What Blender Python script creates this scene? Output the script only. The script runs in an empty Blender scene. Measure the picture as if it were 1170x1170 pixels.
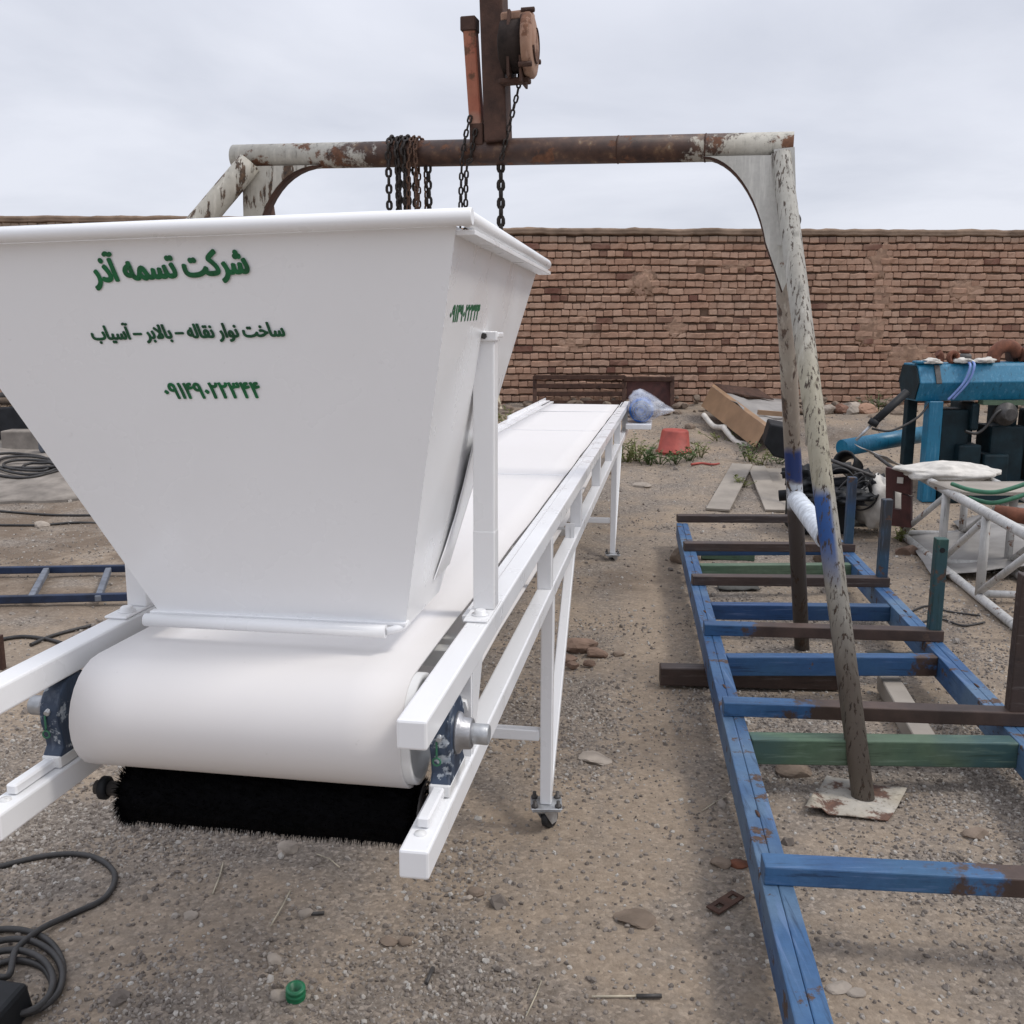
import bpy, bmesh, math, random
from mathutils import Vector, Matrix, noise
import numpy as np

random.seed(7)
SC = bpy.context.scene
COL = SC.collection
R = math.radians

# ------------------------------------------------------------------ camera
FPX, PITCH, CAMH = 1120.0, 0.1896, 1.6
cam = bpy.data.cameras.new('camera')
cam.sensor_width = 36.0
cam.lens = 36.0 * FPX / 1170.0
cam.clip_start, cam.clip_end = 0.05, 900.0
cam_o = bpy.data.objects.new('camera', cam)
cam_o.location = (0, 0, CAMH)
cam_o.rotation_euler = (math.pi / 2 - PITCH, 0, 0)
COL.objects.link(cam_o)
SC.camera = cam_o

# ------------------------------------------------------------------ world: overcast
SUN_EL, SUN_AZ = R(54), R(96)          # azimuth measured from +Y towards +X
world = bpy.data.worlds.new('World')
SC.world = world
world.use_nodes = True
wn = world.node_tree.nodes
wl = world.node_tree.links
wn.clear()
w_out = wn.new('ShaderNodeOutputWorld')
w_bg = wn.new('ShaderNodeBackground')
w_bg.inputs['Strength'].default_value = 0.1
w_sky = wn.new('ShaderNodeTexSky')
w_sky.sky_type = 'NISHITA'
w_sky.sun_disc = False
w_sky.sun_elevation = SUN_EL
w_sky.sun_rotation = SUN_AZ
w_tc = wn.new('ShaderNodeTexCoord')
w_sep = wn.new('ShaderNodeSeparateXYZ')
wl.new(w_tc.outputs['Generated'], w_sep.inputs[0])
# cloud layer: direction projected on a flat deck so that clouds flatten to the horizon
w_z = wn.new('ShaderNodeMath'); w_z.operation = 'MAXIMUM'; w_z.inputs[1].default_value = 0.0
wl.new(w_sep.outputs[2], w_z.inputs[0])
w_za = wn.new('ShaderNodeMath'); w_za.operation = 'ADD'; w_za.inputs[1].default_value = 0.16
wl.new(w_z.outputs[0], w_za.inputs[0])
w_dx = wn.new('ShaderNodeMath'); w_dx.operation = 'DIVIDE'
w_dy = wn.new('ShaderNodeMath'); w_dy.operation = 'DIVIDE'
wl.new(w_sep.outputs[0], w_dx.inputs[0]); wl.new(w_za.outputs[0], w_dx.inputs[1])
wl.new(w_sep.outputs[1], w_dy.inputs[0]); wl.new(w_za.outputs[0], w_dy.inputs[1])
w_cmb = wn.new('ShaderNodeCombineXYZ')
wl.new(w_dx.outputs[0], w_cmb.inputs[0]); wl.new(w_dy.outputs[0], w_cmb.inputs[1])
w_n = wn.new('ShaderNodeTexNoise')
w_n.inputs['Scale'].default_value = 0.85
w_n.inputs['Detail'].default_value = 7.0
w_n.inputs['Roughness'].default_value = 0.52
w_n.inputs['Distortion'].default_value = 0.35
wl.new(w_cmb.outputs[0], w_n.inputs['Vector'])
w_r = wn.new('ShaderNodeValToRGB')
w_r.color_ramp.elements[0].position = 0.38
w_r.color_ramp.elements[0].color = (5.9, 6.15, 6.95, 1)
w_r.color_ramp.elements[1].position = 0.61
w_r.color_ramp.elements[1].color = (7.2, 7.4, 8.15, 1)
wl.new(w_n.outputs['Fac'], w_r.inputs['Fac'])
# an overcast dome is brighter overhead than at the horizon
w_zr = wn.new('ShaderNodeMapRange')
w_zr.inputs['From Min'].default_value = 0.25; w_zr.inputs['From Max'].default_value = 1.0
w_zr.inputs['To Min'].default_value = 1.0; w_zr.inputs['To Max'].default_value = 1.75
wl.new(w_sep.outputs[2], w_zr.inputs['Value'])
w_mul = wn.new('ShaderNodeMix'); w_mul.data_type = 'RGBA'; w_mul.blend_type = 'MULTIPLY'
w_mul.inputs['Factor'].default_value = 1.0
wl.new(w_r.outputs['Color'], w_mul.inputs['A'])
wl.new(w_zr.outputs['Result'], w_mul.inputs['B'])
w_mix = wn.new('ShaderNodeMix'); w_mix.data_type = 'RGBA'
w_mix.inputs['Factor'].default_value = 0.94
wl.new(w_sky.outputs['Color'], w_mix.inputs['A'])
wl.new(w_mul.outputs['Result'], w_mix.inputs['B'])
wl.new(w_mix.outputs['Result'], w_bg.inputs['Color'])
wl.new(w_bg.outputs[0], w_out.inputs[0])

sun = bpy.data.lights.new('sun', 'SUN')
sun.energy = 1.35
sun.angle = R(12)
sun.color = (1.0, 0.95, 0.88)
sun_o = bpy.data.objects.new('sun', sun)
sd = Vector((math.sin(SUN_AZ) * math.cos(SUN_EL), math.cos(SUN_AZ) * math.cos(SUN_EL), math.sin(SUN_EL)))
sun_o.rotation_euler = (-sd).to_track_quat('-Z', 'Y').to_euler()
sun_o.location = sd * 30
COL.objects.link(sun_o)

SC.view_settings.view_transform = 'Standard'
SC.view_settings.look = 'None'
SC.view_settings.exposure = 0.2
SC.view_settings.gamma = 1.0
SC.view_settings.use_curve_mapping = False
SC.cycles.max_bounces = 6
SC.cycles.transparent_max_bounces = 8

# ------------------------------------------------------------------ measured frames
CP, SP = math.cos(PITCH), math.sin(PITCH)
CAM = Vector((0, 0, CAMH))


def ray(x, y):
    x = (x - 585) / FPX
    y = (585 - y) / FPX
    return Vector((x, CP + y * SP, -SP + y * CP))


def at(x, y, Y):
    """a point of the survey: photo pixel and its distance in metres ahead"""
    r = ray(x, y)
    return CAM + r * (Y / r.y)


def gh(x, y):
    """height of the yard: flat, then a bank rising to the far wall"""
    t = y - 8.0
    b = 0.0
    if t > -0.6:
        b = 0.135 * t if t > 0.6 else 0.135 * (t + 0.6) ** 2 / 2.4
    if y > 13.2:
        b = 0.135 * 5.2
    return b


def ghn(x, y):
    n = noise.noise(Vector((x * 0.9, y * 0.9, 3.1))) * 0.022 + noise.noise(Vector((x * 3.1, y * 3.1, 9.0))) * 0.009
    if y < 9:
        n += noise.noise(Vector((x * 9, y * 9, 5.0))) * 0.0035 + noise.noise(Vector((x * 26, y * 26, 1.0))) * 0.0018
    k = min(1.0, max(0.0, (y - 8) / 2))
    n += k * (noise.noise(Vector((x * 1.6, y * 1.6, 7.7))) * 0.05)
    return gh(x, y) + n


def G(x, y, h=0.0):
    """photo pixel -> point on the yard (h above it)"""
    r = ray(x, y)
    lo, hi = 0.8, 0.8
    while hi < 40:
        p = CAM + r * hi
        if p.z < gh(p.x, p.y) + h:
            break
        lo = hi
        hi += 0.1
    for _ in range(30):
        m = (lo + hi) / 2
        p = CAM + r * m
        if p.z < gh(p.x, p.y) + h:
            hi = m
        else:
            lo = m
    return Vector((p.x, p.y, ghn(p.x, p.y) + h))


# conveyor frame: s along the belt (away from the viewer), u to the right, w up
YAW, SL = 0.1573, -0.0136
KO = Vector((-0.1211, 1.3109, 1.0453))
KW, KA, KSEP, KL = 0.7354, 0.0455, 0.2009, 7.235
KD = Vector((math.sin(YAW) * math.cos(SL), math.cos(YAW) * math.cos(SL), math.sin(SL)))
KR = Vector((math.cos(YAW), -math.sin(YAW), 0))
KU = KR.cross(KD)


def K(s, u, w):
    return KO + KD * s + KR * u + KU * w


# ------------------------------------------------------------------ materials
class M:
    def __init__(s, name, rough=0.5, metal=0.0, spec=0.5):
        s.m = bpy.data.materials.new(name)
        s.m.use_nodes = True
        s.t = s.m.node_tree
        s.n = s.t.nodes
        s.b = s.n['Principled BSDF']
        s.b.inputs['Roughness'].default_value = rough
        s.b.inputs['Metallic'].default_value = metal
        s.b.inputs['Specular IOR Level'].default_value = spec
        s.tc = s.n.new('ShaderNodeTexCoord')
        s.co = s.tc.outputs['Object']

    def put(s, sock, v):
        if isinstance(v, (int, float)):
            s.b.inputs[sock].default_value = v
        elif isinstance(v, tuple):
            s.b.inputs[sock].default_value = (*v, 1) if len(v) == 3 else v
        else:
            s.t.links.new(v, s.b.inputs[sock])
        return s

    def set(s, node, sock, v):
        i = node.inputs[sock]
        if isinstance(v, (int, float)):
            i.default_value = v
        elif isinstance(v, tuple):
            i.default_value = (*v, 1) if (len(v) == 3 and len(i.default_value) == 4) else v
        else:
            s.t.links.new(v, i)

    def mapc(s, scale=(1, 1, 1), off=None, co=None):
        n = s.n.new('ShaderNodeMapping')
        s.t.links.new(co or s.co, n.inputs[0])
        n.inputs['Scale'].default_value = scale
        if off is not None:
            s.set(n, 'Location', off)
        return n.outputs[0]

    def noise(s, scale, detail=4, rough=0.55, co=None, dist=0.0, out='Fac'):
        n = s.n.new('ShaderNodeTexNoise')
        s.t.links.new(co or s.co, n.inputs['Vector'])
        n.inputs['Scale'].default_value = scale
        n.inputs['Detail'].default_value = detail
        n.inputs['Roughness'].default_value = rough
        n.inputs['Distortion'].default_value = dist
        return n.outputs[out]

    def voro(s, scale, out='Distance', co=None, feat='F1'):
        n = s.n.new('ShaderNodeTexVoronoi')
        n.feature = feat
        s.t.links.new(co or s.co, n.inputs['Vector'])
        n.inputs['Scale'].default_value = scale
        return n.outputs[out]

    def ramp(s, fac, els, interp='LINEAR'):
        n = s.n.new('ShaderNodeValToRGB')
        n.color_ramp.interpolation = interp
        e = n.color_ramp.elements
        while len(e) < len(els):
            e.new(0.5)
        for i, (p, c) in enumerate(els):
            e[i].position = p
            e[i].color = (*c, 1) if isinstance(c, tuple) else (c, c, c, 1)
        s.t.links.new(fac, n.inputs[0])
        return n.outputs[0]

    def mix(s, fac, a, b, mode='MIX'):
        n = s.n.new('ShaderNodeMix')
        n.data_type = 'RGBA'
        n.blend_type = mode
        s.set(n, 'Factor', fac)
        s.set(n, 6, a) if not isinstance(a, tuple) else setattr(n.inputs[6], 'default_value', (*a, 1))
        s.set(n, 7, b) if not isinstance(b, tuple) else setattr(n.inputs[7], 'default_value', (*b, 1))
        return n.outputs[2]

    def math(s, op, a, b=0.0, clamp=False):
        n = s.n.new('ShaderNodeMath')
        n.operation = op
        n.use_clamp = clamp
        s.set(n, 0, a)
        s.set(n, 1, b)
        return n.outputs[0]

    def axis(s, i):
        n = s.n.new('ShaderNodeSeparateXYZ')
        s.t.links.new(s.co, n.inputs[0])
        return n.outputs[i]

    def rng(s, v, a, b, lo=0.0, hi=1.0):
        n = s.n.new('ShaderNodeMapRange')
        s.set(n, 'Value', v)
        for k, q in (('From Min', a), ('From Max', b), ('To Min', lo), ('To Max', hi)):
            n.inputs[k].default_value = q
        return n.outputs[0]

    def bump(s, h, strength=0.3, dist=0.01):
        n = s.n.new('ShaderNodeBump')
        n.inputs['Strength'].default_value = strength
        n.inputs['Distance'].default_value = dist
        s.t.links.new(h, n.inputs['Height'])
        s.t.links.new(n.outputs[0], s.b.inputs['Normal'])
        return s


MAT = {}


def simple(name, col, rough=0.6, metal=0.0, var=0.25, scale=12, bump=0.15, spec=0.5):
    m = M(name, rough, metal, spec)
    n = m.noise(scale, 5)
    lo = tuple(c * (1 - var) for c in col)
    hi = tuple(min(1, c * (1 + var)) for c in col)
    m.put('Base Color', m.ramp(n, [(0.3, lo), (0.7, hi)]))
    if bump:
        m.bump(m.noise(scale * 6, 3), bump, 0.004)
    MAT[name] = m.m
    return m.m


def chipped(name, cols, rust=((0.10, 0.045, 0.025), (0.19, 0.085, 0.045)), amount=0.5, scale=9.0, stretch=(1, 1, 1), rough=0.5, zone=None, fine=60, scuff=(14, 14, 1.2)):
    """cols: paint colours blended in patches; rust shows through chips; zone(m, colour) may add more"""
    m = M(name, rough)
    cs = m.mapc(stretch)
    c = m.mix(m.ramp(m.noise(2.3, 4), [(0.42, 0.0), (0.6, 1.0)]), cols[0], cols[1])
    if len(cols) > 2:
        c = m.mix(m.ramp(m.noise(1.7, 3, co=m.mapc((1, 1, 1), (4.7, 2.2, 1.3))), [(0.50, 0.0), (0.6, 1.0)]), c, cols[2])
    c = m.mix(m.ramp(m.noise(34, 4, 0.7), [(0.35, 0.0), (0.8, 0.35)]), c, tuple(x * 0.45 for x in cols[0]))
    # long scuffs
    sc_ = m.noise(3.0, 5, 0.65, co=m.mapc(scuff))
    c = m.mix(m.ramp(sc_, [(0.56, 0.0), (0.68, 0.55)]), c, tuple(min(0.75, x * 1.25 + 0.09) for x in cols[0]))
    c = m.mix(m.ramp(sc_, [(0.33, 0.7), (0.43, 0.0)]), c, tuple(x * 0.35 for x in cols[0]))
    if zone:
        c = zone(m, c)
    rn = m.noise(scale, 9, 0.68, co=cs)
    mask = m.ramp(rn, [(1 - amount - 0.025, 0.0), (1 - amount + 0.015, 1.0)])
    rc = m.ramp(m.noise(fine, 4, 0.6), [(0.3, rust[0]), (0.7, rust[1])])
    m.put('Base Color', m.mix(mask, c, rc))
    m.put('Roughness', m.rng(mask, 0, 1, rough, 0.85))
    h = m.math('ADD', m.math('MULTIPLY', mask, -0.7), m.math('MULTIPLY', m.noise(fine * 2.2, 3), 0.4))
    m.bump(h, 0.35, 0.003)
    MAT[name] = m.m
    return m.m


def mk_white(name, col=(0.82, 0.822, 0.828), rough=0.28, dirt=0.10):
    m = M(name, rough)
    n = m.ramp(m.noise(3.5, 6, 0.6), [(0.45, 0.0), (0.8, dirt)])
    c = m.mix(n, col, (0.52, 0.49, 0.45))
    c = m.mix(m.ramp(m.noise(55, 4, 0.7), [(0.66, 0.0), (0.78, dirt * 1.6)]), c, (0.35, 0.33, 0.31))
    m.put('Base Color', c)
    m.put('Roughness', m.rng(m.noise(7, 4), 0.3, 0.7, rough * 0.8, rough * 1.5))
    m.put('Coat Weight', 0.25)
    m.put('Coat Roughness', 0.12)
    m.bump(m.noise(2.6, 2), 0.12, 0.02)
    MAT[name] = m.m
    return m.m


WHITE = mk_white('white_gloss_paint')
WHITE_DIRTY = mk_white('white_paint_dusty', (0.72, 0.72, 0.71), 0.38, 0.45)


def mk_belt():
    m = M('white_belt', 0.6, spec=0.3)
    c = m.mix(m.ramp(m.noise(2.0, 5, 0.6), [(0.45, 0.0), (0.85, 0.22)]), (0.69, 0.665, 0.65), (0.61, 0.585, 0.55))
    c = m.mix(m.ramp(m.noise(38, 3, 0.7), [(0.70, 0.0), (0.78, 0.35)]), c, (0.40, 0.38, 0.35))
    m.put('Base Color', c)
    m.bump(m.noise(3.0, 2), 0.15, 0.02)
    return m.m


BELT = mk_belt()
GREEN_INK = simple('green_stencil_paint', (0.002, 0.105, 0.032), 0.5, var=0.35, scale=40, bump=0)
DARK_INK = simple('dark_green_stencil_paint', (0.002, 0.062, 0.022), 0.5, var=0.35, scale=40, bump=0)
GREEN_CAP = simple('green_plastic', (0.01, 0.13, 0.055), 0.4, var=0.25, scale=25, bump=0.1)
NAVY_CAST = chipped('navy_cast_iron', [(0.024, 0.042, 0.078), (0.045, 0.07, 0.115)], rust=((0.25, 0.30, 0.36), (0.55, 0.58, 0.6)), amount=0.42, scale=22, rough=0.5)
STEEL = simple('bare_steel', (0.36, 0.36, 0.37), 0.42, 0.75, 0.25, 30, 0.15)
DARK_STEEL = simple('dark_steel', (0.07, 0.065, 0.062), 0.55, 0.4, 0.4, 25, 0.25)
GALV = simple('galvanised_steel', (0.42, 0.43, 0.44), 0.4, 0.6, 0.25, 40, 0.1)
RUBBER = simple('black_rubber', (0.018, 0.018, 0.019), 0.6, 0, 0.4, 20, 0.3)
CABLE = simple('dusty_black_cable', (0.028, 0.026, 0.025), 0.55, 0, 0.5, 14, 0.25)
BRISTLE = simple('black_bristle', (0.0025, 0.0025, 0.003), 0.9, 0, 0.4, 60, 0.0, 0.05)
BLACK_PLASTIC = simple('black_plastic', (0.010, 0.011, 0.013), 0.6, 0, 0.4, 12, 0.12, 0.3)
CREAM = (0.44, 0.41, 0.345)
CREAM2 = (0.53, 0.51, 0.45)
RUST = simple('brown_rust', (0.066, 0.032, 0.021), 0.8, 0.1, 0.4, 18, 0.35)
RUST_ORANGE = chipped('rusty_orange_paint', [(0.33, 0.10, 0.055), (0.40, 0.17, 0.10), (0.45, 0.40, 0.31)], amount=0.42, scale=8, rough=0.75)
CHAIN = simple('oily_chain', (0.035, 0.028, 0.024), 0.5, 0.6, 0.5, 40, 0.2)
CHAIN_R = simple('rusty_chain', (0.11, 0.06, 0.038), 0.7, 0.4, 0.4, 40, 0.3)


def beam_zone(m, c):
    x = m.math('ADD', m.axis(0), m.math('MULTIPLY', m.math('SUBTRACT', m.noise(12, 8, 0.75), 0.5), 1.5))
    a = m.rng(x, -0.74, -0.62)
    b = m.rng(x, 0.80, 0.72)
    k = m.math('MULTIPLY', m.math('MINIMUM', a, 1.0), m.math('MINIMUM', b, 1.0), True)
    rc = m.ramp(m.noise(22, 6), [(0.3, (0.032, 0.015, 0.011)), (0.58, (0.078, 0.038, 0.024)), (0.68, (0.15, 0.085, 0.045)), (0.74, (0.30, 0.25, 0.18))])
    return m.mix(k, c, rc)


BEAM_MAT = chipped('gantry_beam_paint', [CREAM, CREAM2], amount=0.42, scale=8, rough=0.55, zone=beam_zone)
CREAM_PAINT = chipped('chipped_cream_paint', [CREAM, CREAM2], rust=((0.03, 0.024, 0.02), (0.14, 0.085, 0.05)), amount=0.45, scale=14, stretch=(1.6, 1.6, 0.35), rough=0.55)
CREAM_CLEAN = chipped('cream_paint', [(0.50, 0.49, 0.44), (0.56, 0.55, 0.51)], amount=0.34, scale=7, rough=0.5)


def leg_zone(front):
    def z(m, c):
        zz = m.math('ADD', m.axis(2), m.math('MULTIPLY', m.math('SUBTRACT', m.noise(6, 4), 0.5), 0.12))
        xx = m.axis(0)
        if front:
            y = m.math('MULTIPLY', m.rng(zz, 1.00, 1.06), m.rng(zz, 1.62, 1.40), True)
            c = m.mix(m.math('MULTIPLY', y, 0.22), c, (0.42, 0.35, 0.15))
            k = m.math('MULTIPLY', m.rng(zz, 0.70, 0.86), m.rng(zz, 1.06, 1.01), True)
            k = m.math('MULTIPLY', k, m.rng(m.math('ADD', xx, m.math('MULTIPLY', m.axis(2), 0.084)), 1.206, 1.192), True)
            c = m.mix(k, c, (0.014, 0.068, 0.235))
            k = m.rng(zz, 0.62, 0.40)
            c = m.mix(m.math('MULTIPLY', k, 0.9), c, (0.125, 0.10, 0.08))
        else:
            c = m.mix(m.math("MULTIPLY", m.rng(zz, 1.9, 1.2), 0.6), c, (0.23, 0.19, 0.15))
            kb = m.math('MULTIPLY', m.rng(zz, 0.885, 0.91), m.rng(zz, 1.055, 1.02), True)
            c = m.mix(kb, c, (0.012, 0.032, 0.135))
            kw = m.math('MULTIPLY', m.rng(zz, 0.77, 0.79), m.rng(zz, 0.90, 0.885), True)
            c = m.mix(kw, c, (0.55, 0.58, 0.62))
            kd = m.rng(zz, 0.79, 0.77)
            c = m.mix(kd, c, (0.085, 0.07, 0.062))
        return c
    return z


LEG_FRONT = chipped('front_leg_paint', [(0.300, 0.280, 0.240), (0.355, 0.340, 0.300)], rust=((0.025, 0.02, 0.017), (0.09, 0.06, 0.042)), amount=0.425, scale=48, stretch=(1.7, 1.7, 0.26), rough=0.55, zone=leg_zone(True))
LEG_BACK = chipped('rear_leg_paint', [(0.36, 0.32, 0.25), (0.27, 0.22, 0.17)], rust=((0.04, 0.03, 0.025), (0.12, 0.075, 0.05)), amount=0.43, scale=18, stretch=(1.4, 1.4, 0.4), rough=0.6, zone=leg_zone(False))


def tube_mat(name, cols, brown_from=None, amount=0.36, ax=0, blur=0.025, scuff=(1.2, 22, 22)):
    def z(m, c):
        if brown_from is None:
            return c
        x = m.math('ADD', m.axis(ax), m.math('MULTIPLY', m.math('SUBTRACT', m.noise(5, 9, 0.7), 0.5), 0.9))
        k = m.rng(x, brown_from - blur, brown_from + blur)
        br = m.ramp(m.noise(9, 5), [(0.35, (0.040, 0.024, 0.018)), (0.68, (0.080, 0.048, 0.036))])
        return m.mix(k, c, br)
    return chipped(name, cols, rust=((0.045, 0.03, 0.024), (0.11, 0.065, 0.045)), amount=amount, scale=11, rough=0.55, zone=z, scuff=scuff)


BLUE1, BLUE2, BLUE3 = (0.021, 0.078, 0.195), (0.042, 0.120, 0.250), (0.024, 0.070, 0.140)
BLUE_RAIL = tube_mat('worn_blue_paint', [BLUE1, BLUE2, (0.085, 0.155, 0.25)], amount=0.40, scuff=(22, 1.2, 22))
BLUE_DARK = tube_mat('deep_blue_paint', [(0.016, 0.060, 0.17), (0.012, 0.05, 0.13), BLUE3], amount=0.31)
GREENISH = tube_mat('sage_green_paint', [(0.070, 0.125, 0.075), (0.09, 0.135, 0.085), (0.04, 0.09, 0.09)], amount=0.31)
BROWNT = tube_mat('brown_primer', [(0.045, 0.027, 0.021), (0.065, 0.039, 0.031), (0.04, 0.028, 0.025)], amount=0.36)
STAKE_BLUE = tube_mat('stake_dark_blue_paint', [(0.018, 0.055, 0.13), (0.02, 0.06, 0.10), (0.03, 0.03, 0.03)], amount=0.40, scuff=(22, 22, 1.2))
STAKE_MAT = tube_mat('stake_blue_green_paint', [(0.018, 0.070, 0.050), (0.018, 0.060, 0.075), (0.02, 0.05, 0.10)], amount=0.40, scuff=(22, 22, 1.2))


def blue_brown(x):
    return tube_mat('blue_to_brown_tube', [BLUE1, (0.03, 0.10, 0.20), BLUE2], brown_from=x, amount=0.34)


# ground
def mk_ground():
    m = M('dry_gravelly_earth', 0.95, spec=0.2)
    big = m.noise(0.55, 6, 0.6)
    mid = m.noise(2.6, 7, 0.62)
    dust = m.ramp(m.math('ADD', m.math('MULTIPLY', big, 0.55), m.math('MULTIPLY', mid, 0.45)), [(0.44, 0.0), (0.56, 1.0)])
    gcol = m.ramp(m.noise(60, 6, 0.75), [(0.28, (0.115, 0.094, 0.077)), (0.52, (0.240, 0.206, 0.174)), (0.75, (0.360, 0.318, 0.276))])
    dcol = m.ramp(m.noise(26, 6, 0.7), [(0.3, (0.250, 0.196, 0.146)), (0.7, (0.365, 0.295, 0.225))])
    # trodden dusty strip between the conveyor and the blue frame
    off = m.math('SUBTRACT', m.axis(0), m.math('ADD', m.math('MULTIPLY', m.axis(1), 0.15), 0.01))
    off = m.math('ADD', m.math('ABSOLUTE', off), m.math('MULTIPLY', m.math('SUBTRACT', mid, 0.5), 0.55))
    strip = m.math('MULTIPLY', m.rng(off, 0.24, 0.10), m.math('MULTIPLY', m.rng(m.axis(1), 2.3, 2.9), m.rng(m.axis(1), 8.0, 6.0), True), True)
    dust = m.math('MAXIMUM', dust, m.math('MINIMUM', m.math('MAXIMUM', strip, 0.0), 1.0))
    c = m.mix(dust, gcol, dcol)
    v = m.voro(95, 'Color')
    sep = m.n.new('ShaderNodeSeparateColor')
    m.t.links.new(v, sep.inputs[0])
    pk = m.ramp(sep.outputs[0], [(0.0, 0.62), (0.75, 1.0), (1.0, 1.5)])
    c = m.mix(m.math('MULTIPLY', m.math('SUBTRACT', 1.0, m.math('MULTIPLY', dust, 0.6)), 0.8), c, m.mix(1.0, c, pk, 'MULTIPLY'))
    damp = m.ramp(m.noise(0.9, 5, 0.6, co=m.mapc((1, 1, 1), (7.3, 1.2, 0))), [(0.56, 0.0), (0.68, 0.55)])
    left = m.math('MULTIPLY', m.rng(m.math('ADD', m.axis(0), m.math('MULTIPLY', m.math('SUBTRACT', mid, 0.5), 1.6)), -1.9, -2.6), m.math('MULTIPLY', m.rng(m.axis(1), 4.8, 5.4), m.rng(m.axis(1), 9.2, 8.4), True), True)
    damp = m.math('MAXIMUM', damp, m.math('MULTIPLY', m.math('MAXIMUM', left, 0.0), m.ramp(mid, [(0.40, 0.0), (0.55, 0.7)])))
    c = m.mix(damp, c, (0.115, 0.085, 0.063))
    m.put('Base Color', c)
    h = m.math('ADD', m.math('MULTIPLY', m.voro(95), -0.5), m.noise(150, 5, 0.7))
    m.bump(h, 0.7, 0.006)
    return m.m


GROUND = mk_ground()


def mk_stone(name, els, rnd=True):
    m = M(name, 0.9, spec=0.25)
    oi = m.n.new('ShaderNodeObjectInfo')
    c = m.ramp(oi.outputs['Random'], els)
    c = m.mix(m.ramp(m.noise(70, 4), [(0.3, 0.0), (0.7, 0.5)]), c, (0.15, 0.125, 0.105))
    m.put('Base Color', c)
    return m.m


PEBBLE = mk_stone('pebble_stone', [(0.0, (0.13, 0.11, 0.095)), (0.35, (0.23, 0.20, 0.175)), (0.7, (0.31, 0.275, 0.24)), (0.9, (0.42, 0.385, 0.345)), (1.0, (0.56, 0.54, 0.50))])
STONE = simple('pale_field_stone', (0.33, 0.285, 0.24), 0.9, 0, 0.3, 9, 0.5, 0.2)
STONE_D = simple('brown_field_stone', (0.20, 0.155, 0.12), 0.9, 0, 0.3, 9, 0.5, 0.2)
CONCRETE = simple('old_concrete', (0.23, 0.205, 0.18), 0.9, 0, 0.35, 5, 0.5, 0.2)


def mk_brick():
    m = M('fired_clay_brick', 0.92, spec=0.2)
    oi = m.n.new('ShaderNodeObjectInfo')
    geo = m.n.new('ShaderNodeNewGeometry')
    rnd = m.math('FRACT', m.math('ADD', oi.outputs['Random'], geo.outputs['Random Per Island']))
    wco = m.n.new('ShaderNodeNewGeometry').outputs['Position']
    c = m.ramp(rnd, [(0.0, (0.16, 0.070, 0.052)), (0.05, (0.20, 0.10, 0.074)), (0.07, (0.40, 0.240, 0.166)), (0.6, (0.455, 0.280, 0.198)), (1.0, (0.50, 0.33, 0.24))])
    mud = m.ramp(m.noise(1.6, 6, 0.65, co=wco), [(0.42, 0.0), (0.72, 0.75)])
    c = m.mix(mud, c, (0.48, 0.335, 0.245))
    c = m.mix(m.ramp(m.noise(38, 5, 0.7, co=wco), [(0.35, 0.30), (0.7, 0.0)]), c, (0.20, 0.115, 0.08))
    # the top courses have weathered grey
    zz = m.n.new('ShaderNodeSeparateXYZ')
    m.t.links.new(wco, zz.inputs[0])
    k = m.rng(m.math('ADD', zz.outputs[2], m.math('MULTIPLY', m.noise(2, 4, co=wco), 0.3)), 2.70, 2.86)
    c = m.mix(m.math('MULTIPLY', k, 0.75), c, (0.25, 0.205, 0.16))
    m.put('Base Color', c)
    m.bump(m.noise(55, 5, 0.7, co=wco), 0.5, 0.006)
    return m.m


BRICK = mk_brick()
MORTAR = simple('mud_mortar', (0.19, 0.128, 0.092), 0.95, 0, 0.3, 7, 0.6, 0.1)
MUD_CAP = simple('mud_coping', (0.23, 0.165, 0.12), 0.95, 0, 0.3, 5, 0.7, 0.1)
MUD_PATCH = simple('crumbled_mud', (0.33, 0.215, 0.152), 0.95, 0, 0.3, 9, 0.9, 0.1)
FOLIAGE = simple('weed_leaf', (0.065, 0.105, 0.028), 0.6, 0, 0.45, 30, 0)
FOLIAGE_Y = simple('yellow_green_leaf', (0.135, 0.150, 0.040), 0.6, 0, 0.4, 30, 0)
DRYSTRAW = simple('dry_straw', (0.42, 0.37, 0.28), 0.8, 0, 0.3, 20, 0)
MACH_BLUE = chipped('machine_blue_paint', [(0.010, 0.145, 0.26), (0.012, 0.165, 0.285)], amount=0.27, scale=8, rough=0.4)
MACH_DARK = simple('dark_teal_paint', (0.006, 0.020, 0.027), 0.6, 0, 0.4, 9, 0.2, 0.3)
PIPE_RUST = simple('orange_rusty_pipe', (0.15, 0.055, 0.030), 0.85, 0, 0.45, 14, 0.4)
TRUSS_WHITE = chipped('weathered_white_paint', [(0.46, 0.45, 0.43), (0.56, 0.55, 0.53)], amount=0.38, scale=10, rough=0.6)
SACK = simple('white_woven_sack', (0.56, 0.53, 0.48), 0.8, 0, 0.18, 14, 0.5)
PALE_SHEET = simple('dusty_grey_sheet', (0.30, 0.285, 0.27), 0.65, 0.1, 0.2, 5, 0.2)
BOARD = simple('grey_brown_board', (0.30, 0.265, 0.225), 0.75, 0, 0.2, 4, 0.3)
BROWN_SHEET = simple('brown_sheet_metal', (0.31, 0.195, 0.115), 0.5, 0.1, 0.2, 4, 0.15)
RED_BUCKET = simple('red_rubber', (0.34, 0.062, 0.045), 0.6, 0, 0.25, 9, 0.25)
MOTOR_BLUE = simple('motor_blue_paint', (0.022, 0.105, 0.36), 0.35, 0, 0.2, 12, 0.05)
OXIDE = simple('red_oxide_steel', (0.060, 0.018, 0.015), 0.7, 0, 0.35, 14, 0.25)
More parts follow.
